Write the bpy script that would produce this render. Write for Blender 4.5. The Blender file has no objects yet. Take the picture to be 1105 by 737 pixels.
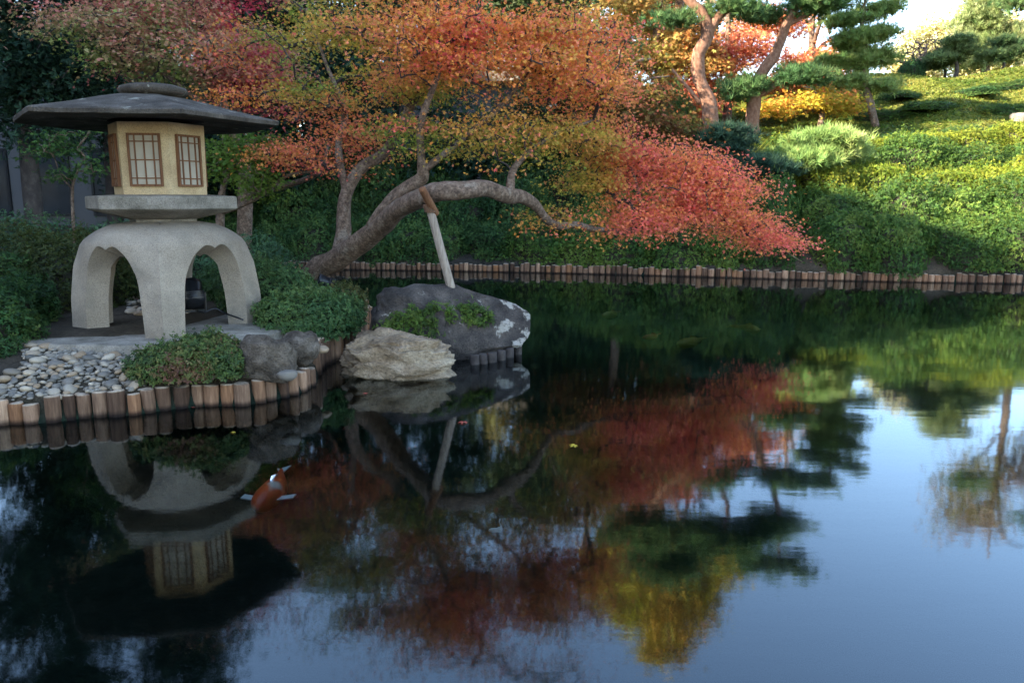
import bpy, math, random
import numpy as np
from mathutils import Vector

random.seed(7)
RS = np.random.RandomState(11)
R = math.radians
scene = bpy.context.scene
COL = scene.collection
PI = math.pi

# ------------------------------------------------------------------ camera, sky, sun, exposure
FPX, CW, CH = 850.0, 1105.0, 737.0
CAM_Z, PITCH = 1.5, math.atan(153.5 / 850.0)
cam_d = bpy.data.cameras.new('camera')
cam = bpy.data.objects.new('camera', cam_d)
COL.objects.link(cam)
cam.location = (0, 0, CAM_Z)
cam.rotation_euler = (PI / 2 - PITCH, 0, 0)
cam_d.sensor_width = 36.0
cam_d.lens = 36.0 * FPX / CW
cam_d.clip_start, cam_d.clip_end = 0.05, 3000
scene.camera = cam

SUN_AZ, SUN_EL = R(-115), R(24)
SUN = Vector((math.sin(SUN_AZ) * math.cos(SUN_EL), math.cos(SUN_AZ) * math.cos(SUN_EL), math.sin(SUN_EL)))
world = bpy.data.worlds.new('World')
scene.world = world
world.use_nodes = True
wn = world.node_tree
sky = wn.nodes.new('ShaderNodeTexSky')
sky.sky_type = 'NISHITA'
sky.sun_disc = False
sky.sun_elevation = SUN_EL
sky.sun_rotation = SUN_AZ
sky.air_density, sky.dust_density, sky.ozone_density = 1.0, 0.4, 2.0
bg = wn.nodes['Background']
bg.inputs['Strength'].default_value = 0.15
wb = wn.nodes.new('ShaderNodeMix')
wb.data_type, wb.blend_type = 'RGBA', 'MULTIPLY'
wb.inputs[0].default_value = 1.0
wb.inputs[7].default_value = (1.07, 1.0, 0.955, 1)
wn.links.new(sky.outputs['Color'], wb.inputs[6])
wn.links.new(wb.outputs[2], bg.inputs['Color'])
sun_d = bpy.data.lights.new('sun', 'SUN')
sun_d.energy = 5.0
sun_d.angle = R(0.6)
sun_d.color = (1.0, 0.88, 0.70)
sun = bpy.data.objects.new('sun', sun_d)
COL.objects.link(sun)
sun.rotation_euler = (-SUN).to_track_quat('-Z', 'Y').to_euler()
scene.view_settings.view_transform = 'Standard'
scene.view_settings.look = 'None'
scene.view_settings.exposure = 2.6
scene.view_settings.gamma = 1.0
scene.cycles.max_bounces = 8
scene.cycles.transparent_max_bounces = 12
scene.cycles.sample_clamp_indirect = 6.0
scene.cycles.use_denoising = True

# ------------------------------------------------------------------ small maths
SP, CP = math.sin(PITCH), math.cos(PITCH)

def ray(x, y):
    dx, dy = (x - CW / 2) / FPX, (CH / 2 - y) / FPX
    return np.array((dx, CP + dy * SP, -SP + dy * CP))

def P(x, y, Y):
    """point of the place seen at photo pixel x, y standing Y metres away"""
    d = ray(x, y)
    return np.array((0, 0, CAM_Z)) + d * (Y / d[1])

def W(x, y, z=0.0):
    d = ray(x, y)
    return np.array((0, 0, CAM_Z)) + d * ((z - CAM_Z) / d[2])

def smooth(t):
    t = np.clip(t, 0, 1)
    return t * t * (3 - 2 * t)

_H = np.random.RandomState(3).rand(32, 32, 32)

def noise3(p):
    """trilinear value noise 0..1 at points p (n,3)"""
    p = np.asarray(p, float)
    i = np.floor(p).astype(int)
    f = p - i
    f = f * f * (3 - 2 * f)
    out = 0
    for a in (0, 1):
        for b in (0, 1):
            for c in (0, 1):
                w = (f[:, 0] if a else 1 - f[:, 0]) * (f[:, 1] if b else 1 - f[:, 1]) * (f[:, 2] if c else 1 - f[:, 2])
                out = out + w * _H[(i[:, 0] + a) % 32, (i[:, 1] + b) % 32, (i[:, 2] + c) % 32]
    return out

def fbm(p, o=3):
    p = np.asarray(p, float)
    s, a, t = 0, 1.0, 0
    for k in range(o):
        s = s + a * noise3(p * 2 ** k + 7.3 * k)
        t += a
        a *= 0.5
    return s / t

def unit(v):
    return v / np.maximum(np.linalg.norm(v, axis=-1, keepdims=True), 1e-9)

def cat_rom(pts, n=6):
    p = np.asarray(pts, float)
    q = np.vstack([2 * p[0] - p[1], p, 2 * p[-1] - p[-2]])
    out = []
    for i in range(1, len(q) - 2):
        for k in range(n):
            t = k / n
            a, b, c, d = q[i - 1], q[i], q[i + 1], q[i + 2]
            out.append(0.5 * (2 * b + (c - a) * t + (2 * a - 5 * b + 4 * c - d) * t * t + (3 * b - a - 3 * c + d) * t ** 3))
    out.append(p[-1])
    return np.array(out)

# ------------------------------------------------------------------ meshes and objects
ORIGIN = {}

class Mesh:
    """collects pieces; faces may mix sizes"""
    def __init__(self):
        self.v, self.f, self.c, self.n = [], [], [], 0

    def add(self, v, f, c=None):
        v = np.asarray(v, float)
        f = np.asarray(f, int)
        self.v.append(v)
        self.f.append(f + self.n)
        if c is not None:
            c = np.asarray(c, float)
            if c.ndim == 1:
                c = np.tile(c, (len(v), 1))
        self.c.append(c)
        self.n += len(v)

    def data(self, name, mat, smooth_=True, origin=(0, 0, 0)):
        me = bpy.data.meshes.new(name)
        v = np.vstack(self.v) - np.asarray(origin, float)
        sizes = np.concatenate([np.full(len(f), f.shape[1]) for f in self.f])
        loops = np.concatenate([f.ravel() for f in self.f])
        me.vertices.add(len(v))
        me.vertices.foreach_set('co', v.ravel())
        me.loops.add(len(loops))
        me.loops.foreach_set('vertex_index', loops)
        me.polygons.add(len(sizes))
        me.polygons.foreach_set('loop_start', np.concatenate([[0], np.cumsum(sizes)[:-1]]))
        me.polygons.foreach_set('loop_total', sizes)
        me.polygons.foreach_set('use_smooth', np.full(len(sizes), bool(smooth_)))
        if any(c is not None for c in self.c):
            cc = np.vstack([c if c is not None else np.ones((len(x), 3)) for c, x in zip(self.c, self.v)])
            at = me.attributes.new('tint', 'FLOAT_COLOR', 'POINT')
            at.data.foreach_set('color', np.hstack([cc, np.ones((len(cc), 1))]).ravel())
        me.update(calc_edges=True)
        me.validate()
        for m in (mat if isinstance(mat, (list, tuple)) else [mat]):
            me.materials.append(m)
        return me

    def build(self, name, mat, parent=None, smooth_=True, loc=None):
        o = (0, 0, 0)
        if parent is not None:
            o = ORIGIN.get(parent.name, parent.location)
        if loc is not None:
            o = loc
        ob = bpy.data.objects.new(name, self.data(name, mat, smooth_, o))
        COL.objects.link(ob)
        ORIGIN[ob.name] = tuple(o)
        if parent is not None:
            ob.parent = parent
        elif loc is not None:
            ob.location = loc
        return ob

def tag(o, label=None, cat=None, group=None, kind=None):
    for k, v in (('label', label), ('category', cat), ('group', group), ('kind', kind)):
        if v:
            o[k] = v
    return o

def thing(name, label, cat, loc, group=None):
    o = bpy.data.objects.new(name, None)
    o.empty_display_size = 0.2
    COL.objects.link(o)
    o.location = tuple(float(q) for q in loc)
    return tag(o, label, cat, group)

def dup(root, loc, rotz=0.0, scale=None, label=None, group=None):
    r = root.copy()
    COL.objects.link(r)
    r.location = tuple(float(q) for q in loc)
    r.rotation_euler = (0, 0, rotz)
    if scale is not None:
        r.scale = scale
    if label:
        r['label'] = label
    if group:
        r['group'] = group
    for ch in list(root.children):
        c = ch.copy()
        COL.objects.link(c)
        c.parent = r
        for g in list(ch.children):
            d = g.copy()
            COL.objects.link(d)
            d.parent = c
    return r

def lathe(m, prof, n=16, c=(0, 0, 0), col=None, rot=0.0, capb=True, capt=True):
    prof = np.asarray(prof, float)
    a = np.arange(n) * 2 * PI / n + rot
    v = np.stack([np.outer(prof[:, 0], np.cos(a)), np.outer(prof[:, 0], np.sin(a)), np.repeat(prof[:, 1][:, None], n, 1)], -1).reshape(-1, 3) + np.asarray(c)
    f = [(i * n + j, i * n + (j + 1) % n, (i + 1) * n + (j + 1) % n, (i + 1) * n + j) for i in range(len(prof) - 1) for j in range(n)]
    b0 = m.n
    m.add(v, f, col)
    k = len(prof) - 1
    if capt:
        m.f.append(np.array([[b0 + k * n + j for j in range(n)]]))
    if capb:
        m.f.append(np.array([[b0 + n - 1 - j for j in range(n)]]))

def box(m, c, s, ax=None, col=None):
    c = np.asarray(c, float)
    h = np.asarray(s, float) / 2
    v = np.array([(x, y, z) for x in (-1, 1) for y in (-1, 1) for z in (-1, 1)]) * h
    if ax is not None:
        v = v @ np.asarray(ax, float)
    m.add(v + c, [(0, 1, 3, 2), (4, 6, 7, 5), (0, 4, 5, 1), (2, 3, 7, 6), (0, 2, 6, 4), (1, 5, 7, 3)], col)

def tube(m, pts, rad, n=9, col=None, wob=0.0, caps=True, nsub=6):
    """smooth tube through pts (k,3) with radii (k,)"""
    q = cat_rom(np.hstack([np.asarray(pts, float), np.asarray(rad, float)[:, None]]), nsub)
    p, r = q[:, :3], np.maximum(q[:, 3], 0.001)
    t = unit(np.gradient(p, axis=0))
    up = np.array((0.31, 0.17, 0.93))
    u = unit(np.cross(t, up))
    w = np.cross(t, u)
    a = np.arange(n) * 2 * PI / n
    rr = np.repeat(r[:, None], n, 1)
    ring = u[:, None, :] * np.cos(a)[None, :, None] + w[:, None, :] * np.sin(a)[None, :, None]
    if wob:
        rr = rr * (1 + wob * (fbm((p[:, None, :] * 2.2 + ring * 1.3).reshape(-1, 3)).reshape(len(p), n) - 0.5) * 2)
    v = (p[:, None, :] + ring * rr[:, :, None]).reshape(-1, 3)
    i, j = np.meshgrid(np.arange(len(p) - 1), np.arange(n), indexing='ij')
    f = np.stack([i * n + j, i * n + (j + 1) % n, (i + 1) * n + (j + 1) % n, (i + 1) * n + j], -1).reshape(-1, 4)
    b0 = m.n
    m.add(v, f, col)
    if caps:
        k = (len(p) - 1) * n
        m.f.append(np.array([[b0 + k + x for x in range(n)]]))
        m.f.append(np.array([[b0 + n - 1 - x for x in range(n)]]))

def sticks(m, A, B, ra, rb, n=4, col=None):
    """many straight tapered twigs at once"""
    A, B = np.asarray(A), np.asarray(B)
    t = unit(B - A)
    ref = np.where(np.abs(t[:, 2:3]) > 0.9, np.array([[1.0, 0, 0]]), np.array([[0, 0, 1.0]]))
    u = unit(np.cross(t, ref))
    w = np.cross(t, u)
    a = np.arange(n) * 2 * PI / n
    ring = u[:, None, :] * np.cos(a)[None, :, None] + w[:, None, :] * np.sin(a)[None, :, None]
    v = np.concatenate([A[:, None] + ring * ra[:, None, None], B[:, None] + ring * rb[:, None, None]], 1).reshape(-1, 3)
    e = np.arange(len(A))[:, None] * 2 * n
    j = np.arange(n)[None]
    f = np.stack([e + j, e + (j + 1) % n, e + n + (j + 1) % n, e + n + j], -1).reshape(-1, 4)
    m.add(v, f, col)

# ------------------------------------------------------------------ leaves
def leaf_template(shape):
    if shape == 'maple':
        vs, fs = [], []
        for a, l in ((-100, .62), (-50, .88), (0, 1.0), (50, .88), (100, .62)):
            a = R(a)
            d = np.array((math.sin(a), math.cos(a)))
            s = np.array((d[1], -d[0]))
            b = len(vs)
            vs += [(0, -.05, 0), (*(d * l * .45 + s * .15), .03), (*(d * l), -.07), (*(d * l * .45 - s * .15), .03)]
            fs.append((b, b + 1, b + 2, b + 3))
        return np.array(vs) * 0.6, np.array(fs)
    if shape == 'leaf':
        return np.array([(0, -.5, 0), (.26, -.02, .05), (0, .5, -.05), (-.26, -.02, .05)]), np.array([(0, 1, 2, 3)])
    if shape == 'sprig':                       # three little leaves on one point
        vs, fs = [], []
        for a in (-62, 8, 75):
            d = np.array((math.sin(R(a)), math.cos(R(a))))
            s = np.array((d[1], -d[0]))
            b = len(vs)
            vs += [(0, 0, 0), (*(d * .32 + s * .15), .06), (*(d * .62), .02), (*(d * .32 - s * .15), .06)]
            fs.append((b, b + 1, b + 2, b + 3))
        return np.array(vs), np.array(fs)
    if shape == 'needle':                      # a tuft of pine needles, fanning up
        vs, fs = [], []
        rs = np.random.RandomState(5)
        for k in range(13):
            a = k * 2.4
            tl = 0.25 + 0.75 * (k / 13.0)
            d = np.array((math.cos(a) * tl, math.sin(a) * tl, 1.05 - 0.75 * tl + rs.rand() * .15))
            d = d / np.linalg.norm(d)
            s = np.cross(d, (0.2, 0.1, 1.0))
            s = s / np.linalg.norm(s) * 0.045
            b = len(vs)
            vs += [tuple(-s), tuple(s), tuple(d)]
            fs.append((b, b + 1, b + 2))
        return np.array(vs), np.array(fs)
    if shape == 'blade':
        return np.array([(-.02, 0, 0), (.02, 0, 0), (.012, .55, .08), (0, 1, -.12), (-.012, .55, .08)]), np.array([(0, 1, 2, 3, 4)])

TEMPL = {}

def leaves(m, pos, nor, size, shape, col, rs=RS, tilt=0.6):
    """one leaf per row of pos, facing nor roughly"""
    if shape not in TEMPL:
        TEMPL[shape] = leaf_template(shape)
    tv, tf = TEMPL[shape]
    n = len(pos)
    if n == 0:
        return
    z = unit(nor + rs.normal(0, tilt, (n, 3)))
    x = unit(np.cross(z, unit(rs.normal(0, 1, (n, 3)))))
    y = np.cross(z, x)
    s = (size * (0.65 + 0.7 * rs.rand(n)))[:, None, None] if np.isscalar(size) else size[:, None, None]
    v = pos[:, None, :] + s * (tv[None, :, 0:1] * x[:, None] + tv[None, :, 1:2] * y[:, None] + tv[None, :, 2:3] * z[:, None])
    f = (np.arange(n)[:, None, None] * len(tv) + tf[None]).reshape(-1, tf.shape[1])
    m.add(v.reshape(-1, 3), f, np.repeat(col, len(tv), 0))

def palette(stops, scale=1.0, jit=0.12, seed=0, jump=0.25):
    """leaf colours: neighbouring leaves resemble each other, every leaf differs a little"""
    st = np.array(stops, float)

    def fn(p, rs=RS):
        n = len(p)
        t = (fbm(np.asarray(p) * scale + seed * 5.1, 2) - 0.22) / 0.56 + rs.normal(0, jump, n)
        t = np.clip(t, 0, 0.999) * (len(st) - 1)
        i = t.astype(int)
        w = (t - i)[:, None]
        c = st[i] * (1 - w) + st[np.minimum(i + 1, len(st) - 1)] * w
        return np.clip(c * (1 + rs.normal(0, jit, (n, 1))) * (1 + rs.normal(0, 0.05, (n, 3))), 0.003, 0.9)
    return fn

# ------------------------------------------------------------------ materials
def mat(name):
    m = bpy.data.materials.new(name)
    m.use_nodes = True
    nt = m.node_tree
    return m, nt, nt.nodes['Principled BSDF']

def N(nt, t, **kw):
    n = nt.nodes.new(t)
    for k, v in kw.items():
        if k in n.inputs:
            n.inputs[k].default_value = v
        else:
            setattr(n, k, v)
    return n

def ramp(nt, fac, stops):
    r = nt.nodes.new('ShaderNodeValToRGB')
    els = r.color_ramp.elements
    while len(els) < len(stops):
        els.new(0.5)
    for e, (p, c) in zip(els, stops):
        e.position = p
        e.color = (*c, 1) if len(c) == 3 else c
    nt.links.new(fac, r.inputs[0])
    return r.outputs[0]

def mixc(nt, a, b, fac, mode='MIX'):
    x = nt.nodes.new('ShaderNodeMix')
    x.data_type = 'RGBA'
    x.blend_type = mode
    for s, i in ((a, 6), (b, 7), (fac, 0)):
        if hasattr(s, 'default_value') and not isinstance(s, (int, float, tuple)):
            nt.links.new(s, x.inputs[i])
        elif i == 0:
            x.inputs[0].default_value = s
        else:
            x.inputs[i].default_value = (*s, 1)
    return x.outputs[2]

def bump(nt, bsdf, h, strength=0.4, dist=0.01):
    b = N(nt, 'ShaderNodeBump', Strength=strength, Distance=dist)
    nt.links.new(h, b.inputs['Height'])
    nt.links.new(b.outputs[0], bsdf.inputs['Normal'])

def leaf_mat(name, transl=0.35, rough=0.55, spec=0.3):
    m, nt, b = mat(name)
    a = N(nt, 'ShaderNodeAttribute', attribute_name='tint')
    oi = nt.nodes.new('ShaderNodeObjectInfo')
    hs = N(nt, 'ShaderNodeHueSaturation')
    mr = N(nt, 'ShaderNodeMapRange')
    mr.inputs[3].default_value, mr.inputs[4].default_value = 0.82, 1.18
    nt.links.new(oi.outputs['Random'], mr.inputs[0])
    nt.links.new(mr.outputs[0], hs.inputs['Value'])
    nt.links.new(a.outputs['Color'], hs.inputs['Color'])
    nt.links.new(hs.outputs[0], b.inputs['Base Color'])
    b.inputs['Roughness'].default_value = rough
    b.inputs['Specular IOR Level'].default_value = spec
    tr = nt.nodes.new('ShaderNodeBsdfTranslucent')
    nt.links.new(hs.outputs[0], tr.inputs['Color'])
    mx = nt.nodes.new('ShaderNodeMixShader')
    mx.inputs[0].default_value = transl
    nt.links.new(b.outputs[0], mx.inputs[1])
    nt.links.new(tr.outputs[0], mx.inputs[2])
    nt.links.new(mx.outputs[0], nt.nodes['Material Output'].inputs[0])
    return m

def stone_mat(name, c0, c1, c2, scale=6.0, fine=90.0, bstr=0.5, lichen=None, rough=0.9, ldens=0.6, lscale=3.0, lx=None, crack=None, lsoft=.05):
    m, nt, b = mat(name)
    tc = nt.nodes.new('ShaderNodeTexCoord')
    n1 = N(nt, 'ShaderNodeTexNoise', Scale=scale, Detail=6.0, Roughness=0.6)
    n2 = N(nt, 'ShaderNodeTexNoise', Scale=fine, Detail=3.0, Roughness=0.7)
    for n in (n1, n2):
        nt.links.new(tc.outputs['Object'], n.inputs['Vector'])
    c = ramp(nt, n1.outputs[0], [(0.32, c0), (0.5, c1), (0.68, c2)])
    sp = ramp(nt, n2.outputs[0], [(0.35, (0.55, 0.55, 0.55)), (0.5, (1, 1, 1)), (0.68, (1.25, 1.25, 1.25))])
    c = mixc(nt, c, sp, 0.75, 'MULTIPLY')
    if lichen:
        n3 = N(nt, 'ShaderNodeTexNoise', Scale=lscale, Detail=9.0, Roughness=0.68)
        nt.links.new(tc.outputs['Object'], n3.inputs['Vector'])
        src = n3.outputs[0]
        if lx:
            sx = nt.nodes.new('ShaderNodeSeparateXYZ')
            nt.links.new(tc.outputs['Object'], sx.inputs[0])
            mr = N(nt, 'ShaderNodeMapRange')
            for q_, v_ in zip((1, 2, 3, 4), (*lx, 0.0, 0.13)):
                mr.inputs[q_].default_value = v_
            nt.links.new(sx.outputs[0], mr.inputs[0])
            ad_ = N(nt, 'ShaderNodeMath', operation='ADD')
            nt.links.new(src, ad_.inputs[0])
            nt.links.new(mr.outputs[0], ad_.inputs[1])
            src = ad_.outputs[0]
        k = ramp(nt, src, [(ldens, (0, 0, 0)), (ldens + lsoft, (1, 1, 1))])
        c = mixc(nt, c, lichen, k)
    nt.links.new(c, b.inputs['Base Color'])
    b.inputs['Roughness'].default_value = rough
    b.inputs['Specular IOR Level'].default_value = 0.2
    ad = N(nt, 'ShaderNodeMath', operation='ADD')
    nt.links.new(n1.outputs[0], ad.inputs[0])
    nt.links.new(n2.outputs[0], ad.inputs[1])
    h = ad.outputs[0]
    if crack:
        n4 = N(nt, 'ShaderNodeTexNoise', Scale=crack, Detail=10.0, Roughness=0.62, Distortion=0.9)
        n4.noise_type = 'RIDGED_MULTIFRACTAL'
        nt.links.new(tc.outputs['Object'], n4.inputs['Vector'])
        ad2 = N(nt, 'ShaderNodeMath', operation='MULTIPLY_ADD')
        nt.links.new(n4.outputs[0], ad2.inputs[0])
        ad2.inputs[1].default_value = -1.6
        nt.links.new(h, ad2.inputs[2])
        h = ad2.outputs[0]
    bump(nt, b, h, bstr, 0.012 if not crack else 0.03)
    return m

def wood_mat(name, c0, c1, c2, rnd=True, wet=False, stretch=(14, 14, 1.6), lich=None):
    m, nt, b = mat(name)
    tc = nt.nodes.new('ShaderNodeTexCoord')
    mp = nt.nodes.new('ShaderNodeMapping')
    mp.inputs['Scale'].default_value = stretch
    nt.links.new(tc.outputs['Object'], mp.inputs[0])
    n1 = N(nt, 'ShaderNodeTexNoise', Scale=3.0, Detail=6.0, Roughness=0.65)
    if rnd:
        oi = nt.nodes.new('ShaderNodeObjectInfo')
        n1.noise_dimensions = '4D'
        ml = N(nt, 'ShaderNodeMath', operation='MULTIPLY')
        ml.inputs[1].default_value = 40
        nt.links.new(oi.outputs['Random'], ml.inputs[0])
        nt.links.new(ml.outputs[0], n1.inputs['W'])
    nt.links.new(mp.outputs[0], n1.inputs['Vector'])
    c = ramp(nt, n1.outputs[0], [(0.3, c0), (0.5, c1), (0.72, c2)])
    if rnd:
        t = ramp(nt, oi.outputs['Random'], [(0.0, (0.24, 0.20, 0.18)), (0.3, (0.55, 0.48, 0.44)), (0.55, (0.85, 0.78, 0.74)), (0.8, (1.0, 0.72, 0.5)), (0.9, (1.0, 0.9, 0.85)), (1.0, (1.6, 1.55, 1.5))])
        c = mixc(nt, c, t, 1.0, 'MULTIPLY')
    if lich:
        n2 = N(nt, 'ShaderNodeTexNoise', Scale=5.0, Detail=8.0, Roughness=0.7)
        nt.links.new(tc.outputs['Object'], n2.inputs['Vector'])
        c = mixc(nt, c, lich, ramp(nt, n2.outputs[0], [(0.54, (0, 0, 0)), (0.62, (.8, .8, .8))]))
        n3 = N(nt, 'ShaderNodeTexNoise', Scale=38.0, Detail=4.0, Roughness=0.7)
        nt.links.new(tc.outputs['Object'], n3.inputs['Vector'])
        c = mixc(nt, c, ramp(nt, n3.outputs[0], [(0.35, (0.45, 0.45, 0.45)), (0.6, (1.2, 1.2, 1.2))]), 1.0, 'MULTIPLY')
    if wet:
        sx = nt.nodes.new('ShaderNodeSeparateXYZ')
        nt.links.new(tc.outputs['Object'], sx.inputs[0])
        k = ramp(nt, sx.outputs[2], [(0.012, (0.16, 0.15, 0.14)), (0.045, (1, 1, 1))])
        c = mixc(nt, c, k, 1.0, 'MULTIPLY')
    if wet:
        k = ramp(nt, sx.outputs[2], [(0.170, (0, 0, 0)), (0.1755, (1, 1, 1))])
        c = mixc(nt, c, mixc(nt, (0.40, 0.31, 0.225), ramp(nt, n1.outputs[0], [(0.3, (0.55, 0.5, 0.45)), (0.7, (1.1, 1.1, 1.1))]), 1.0, 'MULTIPLY'), k)
    nt.links.new(c, b.inputs['Base Color'])
    b.inputs['Roughness'].default_value = 0.85
    b.inputs['Specular IOR Level'].default_value = 0.25
    bump(nt, b, n1.outputs[0], 0.6, 0.01)
    return m

def plain(name, c, rough=0.5, metal=0.0, nscale=8.0, var=0.25):
    m, nt, b = mat(name)
    tc = nt.nodes.new('ShaderNodeTexCoord')
    n1 = N(nt, 'ShaderNodeTexNoise', Scale=nscale, Detail=4.0)
    nt.links.new(tc.outputs['Object'], n1.inputs['Vector'])
    c = np.array(c)
    nt.links.new(ramp(nt, n1.outputs[0], [(0.3, tuple(c * (1 - var))), (0.7, tuple(c * (1 + var)))]), b.inputs['Base Color'])
    b.inputs['Roughness'].default_value = rough
    b.inputs['Metallic'].default_value = metal
    return m

M = {}
M['maple'] = leaf_mat('maple_leaf', 0.3, 0.6, 0.12)
M['shrub'] = leaf_mat('shrub_leaf', 0.28, 0.5, 0.16)
M['pine'] = leaf_mat('pine_needle', 0.25, 0.55, 0.12)
M['grey_stone'] = stone_mat('pale_granite', (0.24, 0.19, 0.138), (0.32, 0.257, 0.19), (0.39, 0.32, 0.24), 2.2, 110, 0.4, (0.20, 0.168, 0.13), ldens=0.46, lscale=3.0, lsoft=.28)
M['slab_stone'] = stone_mat('weathered_granite', (0.134, 0.115, 0.086), (0.235, 0.200, 0.155), (0.336, 0.290, 0.232), 5, 90, 0.5)
M['roof_stone'] = stone_mat('dark_roof_stone', (0.04, 0.031, 0.023), (0.078, 0.063, 0.048), (0.135, 0.112, 0.09), 4, 70, 0.9, (0.24, 0.22, 0.17), ldens=0.60, lscale=7)
M['box_stone'] = stone_mat('tan_sandstone', (0.40, 0.275, 0.145), (0.49, 0.35, 0.19), (0.56, 0.42, 0.245), 3.5, 120, 0.25, (0.31, 0.215, 0.12), ldens=0.6, lscale=3)
M['rock'] = stone_mat('dark_lichened_rock', (0.031, 0.026, 0.022), (0.073, 0.060, 0.052), (0.134, 0.110, 0.090), 5, 60, 1.0, (0.403, 0.360, 0.301), ldens=0.61, lscale=5.5, lx=(.40, .66), crack=2.6)
M['tan_rock'] = stone_mat('layered_tan_rock', (0.112, 0.075, 0.043), (0.280, 0.200, 0.125), (0.448, 0.350, 0.241), 3, 40, 1.0, crack=3.2)
M['rough_rock'] = stone_mat('rough_brown_rock', (0.056, 0.042, 0.030), (0.123, 0.095, 0.069), (0.213, 0.170, 0.129), 9, 60, 1.0, crack=6)
M['log'] = wood_mat('weathered_log', (0.112, 0.065, 0.039), (0.235, 0.145, 0.090), (0.381, 0.250, 0.159), True, True)
M['bark'] = wood_mat('maple_bark', (0.065, 0.04, 0.027), (0.15, 0.098, 0.066), (0.25, 0.18, 0.13), False, False, (4, 4, 4), (0.23, 0.18, 0.135))
M['dark_bark'] = wood_mat('dark_bark', (0.025, 0.02, 0.018), (0.05, 0.04, 0.035), (0.09, 0.075, 0.065), False, False, (3, 3, 2))
M['pine_bark'] = wood_mat('red_pine_bark', (0.10, 0.045, 0.028), (0.19, 0.095, 0.058), (0.27, 0.16, 0.11), False, False, (5, 5, 3))
M['pole'] = wood_mat('peeled_pole', (0.17, 0.125, 0.09), (0.30, 0.235, 0.18), (0.40, 0.33, 0.265), False, False, (26, 26, 1.8))
M['brown_wood'] = wood_mat('brown_wood', (0.10, 0.04, 0.02), (0.17, 0.075, 0.035), (0.22, 0.11, 0.05), False, False, (20, 20, 2))
M['rope'] = plain('hemp_rope', (0.12, 0.06, 0.03), 0.9, 0, 60)
M['paper'] = plain('white_paper', (0.36, 0.30, 0.22), 0.8, 0, 5, 0.12)
M['black'] = plain('black_metal', (0.012, 0.013, 0.016), 0.35, 0, 20)
M['lens'] = plain('lamp_glass', (0.03, 0.035, 0.045), 0.06, 0, 5)
M['wall'] = plain('grey_wall_panel', (0.09, 0.09, 0.095), 0.8, 0, 1.5, 0.08)
M['tower'] = plain('hazy_concrete', (0.42, 0.38, 0.36), 0.9, 0, 0.3, 0.06)
M['glass'] = plain('window_glass', (0.03, 0.035, 0.04), 0.08, 0, 2)
M['pebble'] = None

def pebble_mat():
    m, nt, b = mat('pebble')
    oi = nt.nodes.new('ShaderNodeObjectInfo')
    tc = nt.nodes.new('ShaderNodeTexCoord')
    n1 = N(nt, 'ShaderNodeTexNoise', Scale=14.0, Detail=5.0)
    nt.links.new(tc.outputs['Object'], n1.inputs['Vector'])
    c = ramp(nt, oi.outputs['Random'], [(0, (0.084, 0.075, 0.060)), (0.25, (0.193, 0.160, 0.124)), (0.45, (0.326, 0.265, 0.191)), (0.65, (0.279, 0.180, 0.097)), (0.85, (0.484, 0.390, 0.277)), (1, (0.121, 0.095, 0.067))])
    v = ramp(nt, n1.outputs[0], [(0.3, (0.75, 0.75, 0.75)), (0.7, (1.15, 1.15, 1.15))])
    nt.links.new(mixc(nt, c, v, 1.0, 'MULTIPLY'), b.inputs['Base Color'])
    b.inputs['Roughness'].default_value = 0.6
    bump(nt, b, n1.outputs[0], 0.3, 0.004)
    return m
M['pebble'] = pebble_mat()

# ------------------------------------------------------------------ ground, pond, water
SHORE_NEAR = [W(x, y)[:2] for x, y in ((-75, 466), (-30, 460), (7, 457), (53, 455), (100, 449), (142, 447), (183, 441), (224, 437), (261, 437), (293, 431), (321, 424), (338, 414), (340, 404), (347, 395), (365, 386), (373, 376), (386, 366), (393, 360))]
SHORE_BACK = [np.array(p) for p in ((-1.75, 9.5), (-2.1, 10.2), (-3.0, 10.7), (-4.6, 11.0), (-6.4, 11.7), (-7.3, 13.2), (-7.3, 15.4), (-6.4, 16.6))]
SHORE_FAR = [W(x, y)[:2] for x, y in ((270, 290.5), (360, 291), (460, 292.3), (560, 294), (660, 296.3), (760, 299), (860, 302), (980, 304.5), (1100, 306.5), (1250, 309.5))]
POND = np.array([(-9.5, 0.7), (-9.5, 4.6)] + SHORE_NEAR + SHORE_BACK + SHORE_FAR + [(15, 12.5), (17, 8), (17, 0.7)])

def pond_dist(p):
    """signed distance to the shoreline: positive on land"""
    a, b = POND, np.roll(POND, -1, 0)
    d = np.full(len(p), 1e9)
    inside = np.zeros(len(p), bool)
    for q, r in zip(a, b):
        e = r - q
        t = np.clip(((p - q) @ e) / (e @ e), 0, 1)
        d = np.minimum(d, np.linalg.norm(p - q - t[:, None] * e, axis=1))
        c = ((q[1] > p[:, 1]) != (r[1] > p[:, 1]))
        with np.errstate(divide='ignore', invalid='ignore'):
            xi = (r[0] - q[0]) * (p[:, 1] - q[1]) / (r[1] - q[1]) + q[0]
        inside ^= c & (p[:, 0] < xi)
    return np.where(inside, -d, d)

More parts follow.
